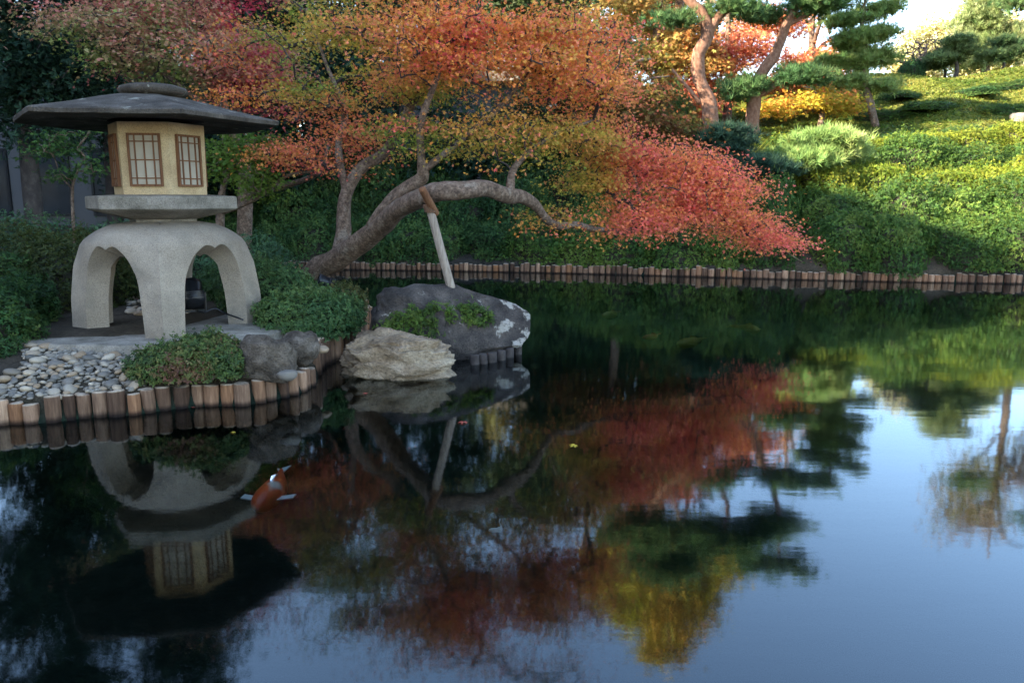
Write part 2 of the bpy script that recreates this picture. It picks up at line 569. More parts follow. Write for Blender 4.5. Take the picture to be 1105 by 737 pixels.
def ground_z(p):
    p = np.atleast_2d(np.asarray(p, float))[:, :2]
    d = pond_dist(p)
    x, y = p[:, 0], p[:, 1]
    w = smooth((y - 12.3) / 3.0)
    s = 0.32 + 0.68 * smooth((x + 2.5) / 6.5)
    rise = np.where(d < 10.5, 0.33 * d, 0.33 * 10.5 + 0.235 * (d - 10.5))
    rise = np.where(d > 24, 0.33 * 10.5 + 0.235 * 13.5 + 0.03 * (d - 24), rise)
    rise = np.minimum(rise, 7.2)
    lump = (fbm(np.stack([x * .35, y * .35, 0 * x], 1), 2) - 0.5)
    wave = 0.20 * np.sin(x * 0.5 + y * 0.25) * np.sin(y * 0.85 - x * 0.2) + .08 * np.sin(x * 1.3 - y * .4)
    land = 0.17 + 0.10 * smooth(d / 0.6) + w * s * rise + lump * (0.12 + 0.4 * smooth((d - 5) / 8) * (1 - .8 * smooth((d - 17) / 5))) * smooth(d / 1.5) + wave * smooth((d - 9) / 3) * w * (1 - .25 * smooth((d - 17) / 5)) + .10 * w * smooth((d - 12) / 2) * np.sin(y * 1.5 + .6 * np.sin(x * .45)) * smooth((x - 5) / 3)
    pen = (1 - w) * smooth((y - 3.5) / 1.0)
    land = land + pen * 0.10 * smooth((d - 0.5) / 1.2)
    deep = -0.75
    return np.where(d > 0.04, land, np.where(d > -0.22, deep + (0.17 - deep) * smooth((d + 0.22) / 0.26), deep))

def gz(x, y):
    return float(ground_z([(x, y)])[0])

def coords(segs):
    out = [segs[0][0]]
    for a, b, st in segs:
        n = max(1, int(round((b - a) / st)))
        out += list(a + (b - a) * (np.arange(n) + 1) / n)
    return np.array(out)

gx = coords([(-400, -60, 40), (-60, -20, 5), (-20, -8, .8), (-8, -1.2, .055), (-1.2, 15, .16), (15, 30, .8), (30, 60, 5), (60, 400, 40)])
gy = coords([(-400, -50, 50), (-50, 0, 5), (0, 4.4, .4), (4.4, 11.4, .06), (11.4, 30, .16), (30, 50, .6), (50, 100, 5), (100, 900, 80)])
X, Yg = np.meshgrid(gx, gy, indexing='ij')
pts = np.stack([X.ravel(), Yg.ravel()], 1)
zz = ground_z(pts)
ny = len(gy)
i, j = np.meshgrid(np.arange(len(gx) - 1), np.arange(ny - 1), indexing='ij')
gf = np.stack([i * ny + j, (i + 1) * ny + j, (i + 1) * ny + j + 1, i * ny + j + 1], -1).reshape(-1, 4)
gd = pond_dist(pts)
lawn = smooth((pts[:, 1] - 22) / 2.5) * smooth((pts[:, 0] - 5) / 3)
soil = np.array((0.06, 0.05, 0.038))
grass = np.array((0.095, 0.115, 0.018))
mud = np.array((0.012, 0.022, 0.016))
gc = soil[None] * (1 - lawn[:, None]) + grass[None] * lawn[:, None]
gc = np.where((gd < 0.0)[:, None], mud[None], gc)
gm, nt, b = mat('ground_soil_and_lawn')
at = N(nt, 'ShaderNodeAttribute', attribute_name='tint')
tc = nt.nodes.new('ShaderNodeTexCoord')
n1 = N(nt, 'ShaderNodeTexNoise', Scale=2.5, Detail=8.0, Roughness=0.7)
n2 = N(nt, 'ShaderNodeTexNoise', Scale=26.0, Detail=4.0, Roughness=0.7)
for n in (n1, n2):
    nt.links.new(tc.outputs['Object'], n.inputs['Vector'])
n0 = N(nt, 'ShaderNodeTexNoise', Scale=0.5, Detail=5.0, Roughness=0.6)
nt.links.new(tc.outputs['Object'], n0.inputs['Vector'])
c = mixc(nt, at.outputs['Color'], ramp(nt, n1.outputs[0], [(0.3, (0.6, 0.62, 0.6)), (0.7, (1.35, 1.3, 1.3))]), 1.0, 'MULTIPLY')
c = mixc(nt, c, ramp(nt, n0.outputs[0], [(0.35, (0.62, 0.66, 0.7)), (0.65, (1.3, 1.18, 1.0))]), 1.0, 'MULTIPLY')
c = mixc(nt, c, ramp(nt, n2.outputs[0], [(0.3, (0.7, 0.7, 0.7)), (0.7, (1.3, 1.3, 1.3))]), 1.0, 'MULTIPLY')
nt.links.new(c, b.inputs['Base Color'])
b.inputs['Roughness'].default_value = 1.0
b.inputs['Specular IOR Level'].default_value = 0.1
bump(nt, b, n2.outputs[0], 0.8, 0.05)
g = Mesh()
g.add(np.column_stack([pts, zz]), gf, gc)
tag(g.build('ground', gm), kind='structure')

wm, nt, b = mat('pond_water')
nt.nodes.remove(b)
tc = nt.nodes.new('ShaderNodeTexCoord')
mp = nt.nodes.new('ShaderNodeMapping')
mp.inputs['Scale'].default_value = (0.8, 2.2, 1)
nt.links.new(tc.outputs['Object'], mp.inputs[0])
wv = N(nt, 'ShaderNodeTexNoise', Scale=2.2, Detail=3.0, Roughness=0.5)
nt.links.new(mp.outputs[0], wv.inputs['Vector'])
bp = N(nt, 'ShaderNodeBump', Strength=0.035, Distance=0.02)
nt.links.new(wv.outputs[0], bp.inputs['Height'])
fr = N(nt, 'ShaderNodeFresnel', IOR=1.72)
gl = N(nt, 'ShaderNodeBsdfGlossy', Roughness=0.045)
gl.inputs['Color'].default_value = (0.86, 0.95, 1.0, 1)
trn = nt.nodes.new('ShaderNodeBsdfTransparent')
trn.inputs['Color'].default_value = (0.68, 0.76, 0.72, 1)
nt.links.new(bp.outputs[0], gl.inputs['Normal'])
mx = nt.nodes.new('ShaderNodeMixShader')
nt.links.new(fr.outputs[0], mx.inputs[0])
nt.links.new(trn.outputs[0], mx.inputs[1])
nt.links.new(gl.outputs[0], mx.inputs[2])
nt.links.new(mx.outputs[0], nt.nodes['Material Output'].inputs[0])
w = Mesh()
w.add([(-9.8, 0.4, 0), (17.5, 0.4, 0), (17.5, 18, 0), (-9.8, 18, 0)], [(0, 1, 2, 3)])
tag(w.build('water', wm), kind='structure')

# ------------------------------------------------------------------ building on the left (shades the pond) and the far tower
def building():
    t = thing('office_building', 'grey panelled building with dark windows behind the trees at left', 'building', (-20, 20, 0))
    m = Mesh()
    box(m, (-26, -2, 7.4), (12, 50, 14.8))  # unseen block, its height and length set to shade the pond
    m.build('unseen_main_block', M['wall'], t, False)
    m = Mesh()
    box(m, (-14.4, 22.2, 2.3), (11.2, 5, 4.6))
    m.build('wing_wall', M['wall'], t, False)
    m = Mesh()
    box(m, (-14.4, 22.2, 4.72), (11.5, 5.4, 0.22))
    m.build('roof', M['tower'], t, False)
    for k in range(7):
        x = -18.8 + k * 1.5
        m = Mesh()
        box(m, (x, 19.69, 1.9), (0.9, 0.02, 1.5))
        f = m.build('window', M['glass'], t, False)
        m = Mesh()
        for s in (-1, 1):
            box(m, (x + s * 0.47, 19.67, 1.9), (0.06, 0.06, 1.62))
            box(m, (x, 19.67, 1.9 + s * 0.78), (0.88, 0.06, 0.06))
        m.build('frame', M['black'], f, False)
    for k in range(16):  # windows on the unseen shading block
        y = -25 + k * 3.0
        for z in (2.0, 5.4, 8.8, 12.2):
            m = Mesh()
            box(m, (-19.99, y, z), (0.03, 1.7, 1.5))
            m.build('window', M['glass'], t, False)
building()
def tower():
    Yt = 420.0
    c = P(983, 60, Yt)
    t = thing('apartment_tower', 'pale distant flat-roofed tower on the skyline above the lawn', 'building', (c[0], Yt, 0))
    m = Mesh()
    top = P(983, 36, Yt)[2]
    box(m, (c[0], Yt, top / 2), (10, 10, top))
    m.build('wall', M['tower'], t, False)
    m = Mesh()
    box(m, (c[0], Yt, top + .6), (10.6, 10.6, 1.2))
    m.build('roof', M['tower'], t, False)
    for k in range(9):
        m = Mesh()
        box(m, (c[0], Yt - 5.02, top - 3 - k * 3.3), (8.4, 0.1, 1.4))
        m.build('window', M['glass'], t, False)
tower()
def far_house():
    t = thing('garden_house', 'grey low building glimpsed through the branches behind the leaning maple', 'building', (-2, 27, 0))
    z = gz(-2, 27)
    m = Mesh()
    box(m, (-2.2, 28.5, z + 1.9), (9, 4, 3.8))
    m.build('wall', M['wall'], t, False)
    m = Mesh()
    box(m, (-2.2, 28.5, z + 3.95), (9.8, 4.8, 0.3))
    m.build('roof', M['slab_stone'], t, False)
    for k in range(4):
        m = Mesh()
        box(m, (-5.4 + k * 2.1, 26.48, z + 2.0), (1.2, 0.05, 1.5))
        m.build('window', M['glass'], t, False)
far_house()

# ------------------------------------------------------------------ stone lantern
LC = np.array((-3.13, 7.15, 0.0))
LZ = 0.36                                        # top of the slab it stands on
A0 = math.atan2(-0.944, 0.33)                    # direction of the front corner of the leg dome

def lantern():
    t = thing('stone_lantern', 'wide-roofed snow viewing stone lantern on four arched legs by the pond', 'stone lantern', (LC[0], LC[1], LZ))
    # leg dome: square plan, pavilion vault, an arch cut in each side
    prof_z = np.array([0, .28, .56, .77, .86, .92, .945])
    prof_r = np.array([.805, .795, .755, .68, .57, .435, .29])
    def S(u, v, k, shrink=0.0):
        """u -1..1 along side k, v height"""
        r = np.interp(v, prof_z, prof_r) - shrink * np.interp(v, [0, .7, .945], [1, 1.1, 1.0])
        a, b_ = A0 + k * PI / 2, A0 + (k + 1) * PI / 2
        pa = np.stack([np.cos(a) * r, np.sin(a) * r], -1)
        pb = np.stack([np.cos(b_) * r, np.sin(b_) * r], -1)
        w = ((u + 1) / 2)[..., None]
        q = pa * (1 - w) + pb * w
        mid = unit(pa + pb)
        bulge = np.interp(v, [0, .5, .945], [0.02, 0.06, 0.27]) * r * (1 - u ** 2)
        q = q + mid * bulge[..., None]
        z = LZ + v - shrink * 0.9 * np.interp(v, [0, .55, .945], [0, 0.0, 1.0])
        return np.concatenate([q, z[..., None]], -1) + np.array((LC[0], LC[1], 0))
    # arch outline in (u, v), from bottom left over to bottom right; little cusp at the middle
    L = [(-.63, 0), (-.62, .2), (-.595, .4), (-.535, .55), (-.435, .66), (-.30, .725), (-.20, .750), (-.10, .745), (-.04, .735)]
    ar = cat_rom(L + [(0, .722)] + [(-a, b_) for a, b_ in L[::-1]], 4)
    n = len(ar)
    # matching outer outline
    h = n // 2
    lft = np.stack([np.full(h, -1.0), np.linspace(0, .945, h)], 1)
    # split: part climbs the corner, part runs along the top
    s = np.linspace(0, 1, n)
    out = np.zeros((n, 2))
    k1, k2 = 0.30, 0.70
    out[:, 0] = np.where(s < k1, -1, np.where(s > k2, 1, (s - 0.5) / (0.5 - k1)))
    out[:, 1] = np.where(s < k1, s / k1 * .945, np.where(s > k2, (1 - s) / (1 - k2) * .945, .945))
    m = Mesh()
    nl = 9
    for k in range(4):
        uv = [ar + (out - ar) * q for q in np.linspace(0, 1, nl)]
        for sh, flip in ((0.0, False), (0.20, True)):
            v = np.concatenate([S(g_[:, 0] * (1 if not flip else .985), g_[:, 1], k, sh) for g_ in uv])
            i_, j_ = np.meshgrid(np.arange(nl - 1), np.arange(n - 1), indexing='ij')
            f = np.stack([i_ * n + j_, i_ * n + j_ + 1, (i_ + 1) * n + j_ + 1, (i_ + 1) * n + j_], -1).reshape(-1, 4)
            m.add(v, f if flip else f[:, ::-1])
        a = S(ar[:, 0], ar[:, 1], k, 0.0)
        b_ = S(ar[:, 0] * .985, ar[:, 1], k, 0.20)
        c_ = (a + b_) / 2
        f = []
        for q in range(n - 1):
            f += [(q, q + 1, n + q + 1, n + q), (n + q, n + q + 1, 2 * n + q + 1, 2 * n + q)]
        m.add(np.concatenate([a, c_, b_]), f)
    o = m.build('leg_dome', M['grey_stone'], t)
    md = o.modifiers.new('edge', 'EDGE_SPLIT')
    md.split_angle = R(38)
    HA = A0 - R(8)                                 # hexagon: a face turned a little left of the viewer
    vd = math.atan2(-LC[1], -LC[0])
    HA = vd - R(17) + R(30)
    zt = LZ + .945
    m = Mesh()
    lathe(m, [(.29, zt - .03), (.29, zt + .02), (.42, zt + .05), (.57, zt + .085), (.635, zt + .105), (.65, zt + .115), (.65, zt + .210), (.64, zt + .220), (.45, zt + .232)], 6, (LC[0], LC[1], 0), None, HA)
    o = m.build('platform', M['slab_stone'], t, False)
    zb = zt + .232
    ht = .60
    m = Mesh()
    lathe(m, [(.395, zb), (.405, zb + ht)], 6, (LC[0], LC[1], 0), None, HA)
    bx = m.build('light_box', M['box_stone'], t, False)
    for k in range(6):
        a = HA + R(30) + k * R(60)
        nx, ny_ = math.cos(a), math.sin(a)
        apo = .400 * math.cos(R(30)) - 0.002
        c0 = np.array((LC[0] + nx * apo, LC[1] + ny_ * apo, zb + ht * .48))
        ax = np.array([(-ny_, nx, 0), (nx, ny_, 0), (0, 0, 1)])
        wd, hg = .25, .42
        m = Mesh()
        box(m, c0 + ax[1] * .004, (wd, .012, hg), ax)
        m.build('paper_pane', M['paper'], bx, False)
        m = Mesh()
        for s in (-1, 1):
            box(m, c0 + ax[0] * s * wd / 2 + ax[1] * .012, (.017, .03, hg + .017), ax)
            box(m, c0 + ax[2] * s * hg / 2 + ax[1] * .012, (wd - .017, .028, .017), ax)
        for q in (-.3, .0, .3):
            box(m, c0 + ax[0] * q * wd + ax[1] * .011, (.010, .018, hg - .017), ax)
        for q in (-.36, 0.0, .36):
            box(m, c0 + ax[2] * q * hg + ax[1] * .0115, (wd - .017, .013, .010), ax)
        m.build('window_lattice', M['brown_wood'], bx, False)
    zr = zb + ht
    # roof: low hexagonal canopy, slightly drooping edge, hollow below
    m = Mesh()
    n = 72
    a = np.arange(n) * 2 * PI / n + HA
    ph = (a - HA) % (PI / 3) - PI / 6
    hexr = math.cos(PI / 6) / np.cos(ph)
    hexr = hexr * 0.86 + 0.14 * 0.95
    RS_ = .90
    rings = [(.02, .245), (.30, .242), (.55, .195), (.85, .125), (1.10, .072), (1.235, .046), (1.25, .034), (1.245, .005), (1.225, -.002), (.9, .028), (.55, .035), (.40, .03)]
    v = []
    for r_, z_ in rings:
        lift = 0.008 * (np.abs(ph) / (PI / 6)) ** 2 * (r_ / 1.25) ** 3
        p = np.stack([LC[0] - .06 + np.cos(a) * r_ * RS_ * hexr, LC[1] + np.sin(a) * r_ * RS_ * hexr, np.full(n, zr + z_) + lift], -1)
        if 0.5 < r_:
            nn = fbm(p * 5, 3) - .5
            p[:, 2] += nn * .010
            p[:, 0] += np.cos(a) * nn * .03
            p[:, 1] += np.sin(a) * nn * .03
        v.append(p)
    f = [(i_ * n + j_, (i_ + 1) * n + j_, (i_ + 1) * n + (j_ + 1) % n, i_ * n + (j_ + 1) % n) for i_ in range(len(rings) - 1) for j_ in range(n)]
    m.add(np.concatenate(v), [x[::-1] for x in f])
    m.f.append(np.array([[j_ for j_ in range(n)]]))
    o = m.build('roof', M['roof_stone'], t)
    md = o.modifiers.new('edge', 'EDGE_SPLIT')
    md.split_angle = R(35)
    m = Mesh()
    lathe(m, [(.18, zr + .23), (.265, zr + .255), (.285, zr + .285), (.27, zr + .315), (.20, zr + .335), (.05, zr + .345)], 28, (LC[0], LC[1], 0))
    m.build('finial', M['roof_stone'], t)
    # foundation slab below
    m = Mesh()
    cs = np.array([W(45, 379, .24), W(150, 386, .24), W(215, 372, .24), W(290, 358, .24)])[:, :2]
    poly = [(-4.1, 6.25), (-3.35, 6.12), (-2.75, 6.15), (-2.2, 6.5), (-2.05, 7.4), (-2.6, 8.1), (-3.6, 8.2), (-4.25, 7.6), (-4.3, 6.8)]
    poly = cat_rom(poly + [poly[0]], 4)[:-1]
    n = len(poly)
    cen = poly.mean(0)
    v = []
    for sc, z in ((1.0, .10), (1.005, .26), (.995, LZ - .02), (.975, LZ), (.5, LZ + .002)):
        q = cen + (poly - cen) * sc
        v.append(np.column_stack([q, z + 0.02 * (fbm(np.column_stack([q * 3, np.full(n, z * 5)]), 2) - .5)]))
    f = [(i_ * n + j_, i_ * n + (j_ + 1) % n, (i_ + 1) * n + (j_ + 1) % n, (i_ + 1) * n + j_) for i_ in range(4) for j_ in range(n)]
    m.add(np.concatenate(v), f)
    m.f.append(np.array([[4 * n + j_ for j_ in range(n)]]))
    o = m.build('foundation_slab', M['slab_stone'], None, True, (cen[0], cen[1], .2))
    md = o.modifiers.new('edge', 'EDGE_SPLIT')
    md.split_angle = R(40)
    tag(o, 'flat grey stone slab under the lantern feet', 'stone slab')
lantern()

# ------------------------------------------------------------------ log edging
def log_mesh(k):
    rs = np.random.RandomState(k)
    m = Mesh()
    n = 14
    r = .056
    lathe(m, [(r * .97, -.45), (r, 0.0), (r * .99, .12), (r * .97, .165), (r * .90, .176), (r * .5, .178)], n)
    v = m.v[0]
    a = np.arctan2(v[:, 1], v[:, 0])
    v *= np.column_stack([1 + .06 * np.sin(a * 2 + rs.rand() * 6) + .04 * np.sin(a * 3 + rs.rand() * 6)] * 2 + [np.ones(len(v))])
    v[:, 2] += np.where(v[:, 2] > .1, .006 * np.cos(a + rs.rand() * 6), 0)
    return m.data('log_post', M['log'])
LOGS = [log_mesh(k) for k in range(5)]
DLOGS = [log_mesh(k) for k in range(5, 8)]
for d_ in DLOGS:
    d_.materials[0] = M['dark_bark']
ORD = ['zeroth', 'first', 'second', 'third', 'fourth', 'fifth', 'sixth', 'seventh', 'eighth', 'ninth', 'tenth', 'eleventh', 'twelfth', 'thirteenth', 'fourteenth', 'fifteenth', 'sixteenth', 'seventeenth', 'eighteenth', 'nineteenth', 'twentieth']
TENS = ['', '', 'twenty', 'thirty', 'forty', 'fifty', 'sixty', 'seventy', 'eighty', 'ninety']

def ordinal(n):
    if n <= 20:
        return ORD[n]
    h, n2 = divmod(n, 100)
    pre = '' if h == 0 else 'hundred and '
    if n2 == 0:
        return 'hundredth'
    if n2 <= 20:
        return pre + ORD[n2]
    t, u = divmod(n2, 10)
    if u == 0:
        return pre + TENS[t][:-1] + 'ieth'
    return pre + TENS[t] + '-' + ORD[u]

def logs_along(line, step, r_scale, labeller, group, height, seedv, hvar=.03):
    rs = np.random.RandomState(seedv)
    line = np.asarray(line)
    seg = np.linalg.norm(np.diff(line, axis=0), axis=1)
    cum = np.concatenate([[0], np.cumsum(seg)])
    s = 0.0
    k = 0
    while s < cum[-1]:
        x, y = np.interp(s, cum, line[:, 0]), np.interp(s, cum, line[:, 1])
        o = bpy.data.objects.new('log_post', LOGS[rs.randint(5)])
        COL.objects.link(o)
        sc = r_scale * (.84 + .3 * rs.rand())
        o.location = (x + rs.normal(0, .006), y + rs.normal(0, .008), 0)
        hh = height / .176 * (1 + rs.normal(0, hvar / .176))
        o.scale = (sc, sc, max(.6, hh))
        o.rotation_euler = (rs.normal(0, .014), rs.normal(0, .014), rs.rand() * 6.28)
        k += 1
        tag(o, labeller(k, x, y), 'log post', group)
        s += step * sc / r_scale
    return k
near = [q for q in SHORE_NEAR]
logs_along(near[:12], .108, .92, lambda k, x, y: 'short round log post, %s from the left in the near edging' % ordinal(k), 'log posts edging the near bank', .165, 3, .012)
logs_along(near[12:] + SHORE_BACK[:3], .108, .92, lambda k, x, y: 'tall log post beside the rocks, %s from the front corner' % ordinal(k), 'log posts stepping back behind the rocks', .24, 4)
def far_label(k, x, y):
    return 'small split log post in the far bank edging, %s from its left end' % ordinal(k)
logs_along([(-7.3, 15.4), (-6.5, 16.55)] + SHORE_FAR[:9] + [SHORE_FAR[9]], .112, .95, far_label, 'log posts edging the far bank', .155, 5, .022)

# ------------------------------------------------------------------ rocks
def rock(name, label, c, rad, seed, mt, rough=.28, freq=1.6, strat=0.0, n=44, cat='rock', squash=None, flatb=True, tiltv=(0, 0, 0), boxy=.72, cut=(.74, .25)):
    rs = np.random.RandomState(seed)
    th = np.linspace(0.02, PI - .02, n // 2)
    ph = np.arange(n) * 2 * PI / n
    T, F = np.meshgrid(th, ph, indexing='ij')
    d = np.stack([np.sin(T) * np.cos(F), np.sin(T) * np.sin(F), np.cos(T)], -1).reshape(-1, 3)
    q = np.sign(d) * np.abs(d) ** boxy
    nn = fbm(d * freq + seed * 3.7, 4) - .5
    # facets: cut by a handful of planes
    r = 1 + rough * 2 * nn
    p = q * r[:, None]
    for k in range(9):
        pn = unit(rs.normal(0, 1, 3))
        off = cut[0] + cut[1] * rs.rand()
        ex = p @ pn - off
        p = p - np.where(ex > 0, ex * .85, 0)[:, None] * pn
    lo, hi = p.min(0), p.max(0)
    p = (p - (lo + hi) / 2) / ((hi - lo) / 2)
    if squash is not None:
        p = squash(p)
    if strat:
        lay = p[:, 2] * 2.6 + p[:, 0] * 1.5 - p[:, 1] * .9 + 1.6 * fbm(p * 1.4 + 5, 3)
        fr_ = lay % 1
        p = p * (1 + strat * (np.where(fr_ < .8, fr_ / .8, (1 - fr_) / .2) - .5))[:, None]
        lay = p[:, 2] * 8 + p[:, 0] * 4.2 - p[:, 1] * 2 + 2 * fbm(p * 2 + 9, 3)
        fr_ = lay % 1
        p = p * (1 + strat * .28 * (np.where(fr_ < .75, fr_ / .75, (1 - fr_) / .25) - .5))[:, None]
    p = p + unit(d) * ((fbm(d * 6 + seed, 3) - .5) * .10 * rough / .28)[:, None]
    p = p * np.asarray(rad)
    rx = R(tiltv[1])
    p = p @ np.array([(math.cos(rx), 0, math.sin(rx)), (0, 1, 0), (-math.sin(rx), 0, math.cos(rx))])
    a = R(tiltv[2])
    p = p @ np.array([(math.cos(a), math.sin(a), 0), (-math.sin(a), math.cos(a), 0), (0, 0, 1)])
    m = Mesh()
    nr = n // 2
    i_, j_ = np.meshgrid(np.arange(nr - 1), np.arange(n), indexing='ij')
    f = np.stack([i_ * n + j_, (i_ + 1) * n + j_, (i_ + 1) * n + (j_ + 1) % n, i_ * n + (j_ + 1) % n], -1).reshape(-1, 4)
    m.add(p + np.asarray(c), f)
    m.f.append(np.array([[j for j in range(n)]]))
    m.f.append(np.array([[(nr - 1) * n + n - 1 - j for j in range(n)]]))
    o = m.build(name, mt, None, True, tuple(float(x) for x in c))
    return tag(o, label, cat)

def big_sq(p):
    p = p.copy()
    top = np.interp(p[:, 0], [-1.0, -.8, -.5, -.2, .0, .15, .4, .7, 1.0], [1.0, .98, .90, .91, .96, .94, .93, 1.06, 1.14])
    low = np.interp(p[:, 0], [-1.0, .15, .4, 1.0], [1, 1, .40, .14])
    p[:, 2] = np.where(p[:, 2] > 0, p[:, 2] * top, p[:, 2] * low)
    return p
BR = W(482, 388)
BRC = (BR[0] + .0, BR[1] + .42, .18)
BIG = rock('boulder', 'big dark boulder blotched with white lichen standing in the pond', BRC, (.81, .52, .56), 12, M['rock'], .20, 1.7, 0, 120, 'rock', big_sq, tiltv=(0, 0, 4), boxy=.46, cut=(.66, .26))
def small_sq(p):
    p = p.copy()
    top = np.interp(p[:, 0], [-1.0, -.7, -.3, .1, .6, 1.0], [.55, 1.0, 1.1, .92, .66, .45])
    p[:, 2] = np.where(p[:, 2] > 0, p[:, 2] * top, p[:, 2])
    return p
SR = W(425, 410)
rock('boulder', 'tan layered boulder with slanting ridges in front of the lichened one', (SR[0], SR[1] + .26, .08), (.47, .30, .275), 21, M['tan_rock'], .30, 1.7, .26, 150, 'rock', small_sq, tiltv=(0, 9, -8), boxy=.62)
c = W(283, 398, .25)
rock('rock', 'rough brown pitted rock beside the front azalea', (c[0], c[1] + .1, .30), (.26, .2, .2), 31, M['rough_rock'], .36, 2.4, 0, 52)
c = W(318, 392, .2)
rock('rock', 'dark brown rock leaning on the rough one behind the log edging', (c[0], c[1] + .12, .30), (.18, .17, .15), 33, M['rough_rock'], .3, 2.0, 0, 40)
for px, py, z, rad, sd, mt, lab in (
        (310, 405, .24, (.075, .06, .04), 41, 'pebble', 'small tan stone wedged between the rough rock and the logs'),
        (347, 377, .28, (.06, .05, .03), 42, 'pebble', 'pale flat pebble under the right azalea bush'),
        (280, 352, .32, (.13, .10, .07), 43, 'slab_stone', 'grey flat stone beside the right lantern foot'),
        (300, 347, .30, (.15, .11, .075), 44, 'slab_stone', 'grey rounded stone between lantern foot and right azalea'),
        (168, 383, .30, (.09, .06, .035), 45, 'grey_stone', 'small pale stone at the front lantern foot'),
        (150, 386, .28, (.07, .05, .03), 46, 'grey_stone', 'small grey stone at the slab edge near the front azalea'),
        (60, 345, .32, (.16, .12, .09), 47, 'slab_stone', 'mossy grey stone under the left hedge'),
        (98, 352, .30, (.12, .09, .06), 48, 'slab_stone', 'flat grey stone behind the left lantern foot')):
    c = W(px, py, z)
    rock('stone', lab, (c[0], c[1], z), rad, sd, M[mt], .18, 1.4, 0, 28, 'stone')
# dark stubby posts below the lichened boulder, right side
for k, (px, py) in enumerate(((512, 396), (521, 395), (531, 393.5), (541, 391), (550, 388), (559, 384.5))):
    c = W(px, py)
    o = bpy.data.objects.new('log_post', DLOGS[k % 3])
    COL.objects.link(o)
    o.location = (c[0], c[1] + .12, -.02)
    o.scale = (.72, .72, .62)
    o.rotation_euler = (0, 0, k * 1.3)
    tag(o, 'dark stubby log post under the boulder, %s from the left' % ordinal(k + 1), 'log post', 'stubby posts under the boulder')

# pebbles of the shore
def pebble_mesh(k):
    rs = np.random.RandomState(100 + k)
    n = 14
    th = np.linspace(.05, PI - .05, 9)
    ph = np.arange(n) * 2 * PI / n
    T, F = np.meshgrid(th, ph, indexing='ij')
    d = np.stack([np.sin(T) * np.cos(F), np.sin(T) * np.sin(F), np.cos(T)], -1).reshape(-1, 3)
    p = d * (1 + .35 * (fbm(d * 1.2 + k * 9, 2) - .5))[:, None] * np.array((1, .75 + .2 * rs.rand(), .5))
    m = Mesh()
    i_, j_ = np.meshgrid(np.arange(8), np.arange(n), indexing='ij')
    m.add(p, np.stack([i_ * n + j_, (i_ + 1) * n + j_, (i_ + 1) * n + (j_ + 1) % n, i_ * n + (j_ + 1) % n], -1).reshape(-1, 4))
    m.f.append(np.arange(n)[None])
    m.f.append((8 * n + np.arange(n)[::-1])[None])
    return m
PEB = [pebble_mesh(k) for k in range(6)]
PEBD = [m.data('pebble', M['pebble']) for m in PEB]
def in_poly(p, poly):
    ins = False
    for k in range(len(poly)):
        a, b_ = poly[k], poly[k - 1]
        if (a[1] > p[1]) != (b_[1] > p[1]) and p[0] < (b_[0] - a[0]) * (p[1] - a[1]) / (b_[1] - a[1]) + a[0]:
            ins = not ins
    return ins
peb_poly = [W(x, y, .26)[:2] for x, y in ((-5, 428), (60, 428), (160, 424), (160, 405), (150, 390), (95, 385), (30, 381), (20, 400), (-5, 410))]
rs = np.random.RandomState(8)
placed = []
xs = np.array(peb_poly)
tries = 0
while len(placed) < 235 and tries < 40000:
    tries += 1
    p = xs.min(0) + rs.rand(2) * (xs.max(0) - xs.min(0))
    if not in_poly(p, peb_poly):
        continue
    r = .025 + .04 * rs.rand() ** 2.0
    if any((p[0] - q[0]) ** 2 + (p[1] - q[1]) ** 2 < (.74 * (r + q[2])) ** 2 for q in placed):
        continue
    placed.append((p[0], p[1], r))
for px, py, r in ((97, 388, .06), (98, 432, .075), (60, 393, .06), (118, 412, .07), (45, 412, .065), (74, 405, .05), (140, 400, .055)):
    q = W(px, py, .29)
    placed.append((q[0], q[1], r))
for px, py in [(rs.uniform(118, 160), rs.uniform(330, 352)) for _ in range(40)]:
    q = W(px, py, .36)
    placed.append((q[0], q[1] + .4, .03 + .03 * rs.rand()))
pz = ground_z(np.array(placed)[:, :2])
for (x, y, r), z in zip(placed, pz):
    if z < .15:
        continue
    o = bpy.data.objects.new('pebble', PEBD[rs.randint(6)])
    COL.objects.link(o)
    o.location = (x, y, z + r * .28)
    o.scale = (r, r, r)
    o.rotation_euler = (rs.normal(0, .25), rs.normal(0, .25), rs.rand() * 6.28)
    if y < 6.9:
        tag(o, 'rounded river pebble in the stone bed in front of the lantern slab', 'pebble', 'pebbles in front of the lantern')
    else:
        tag(o, 'rounded river pebble on the ground behind the lantern legs', 'pebble', 'pebbles behind the lantern')
# fine gravel between them
m = Mesh()
bm_v, bm_f = PEB[0].v[0][::1], np.concatenate([f for f in PEB[0].f if f.shape[1] == 4])
for k in range(1500):
    p = xs.min(0) + rs.rand(2) * (xs.max(0) - xs.min(0))
    if not in_poly(p, peb_poly) or gz(*p) < .15:
        continue
    r = .010 + .012 * rs.rand()
    a = rs.rand() * 6.28
    rot = np.array([(math.cos(a), math.sin(a), 0), (-math.sin(a), math.cos(a), 0), (0, 0, 1)])
    m.add(bm_v @ rot * r + np.array((p[0], p[1], gz(*p) + r * .3)), bm_f)
tag(m.build('gravel', M['slab_stone']), 'fine grey gravel between the pebbles before the lantern', 'gravel', None, 'stuff')

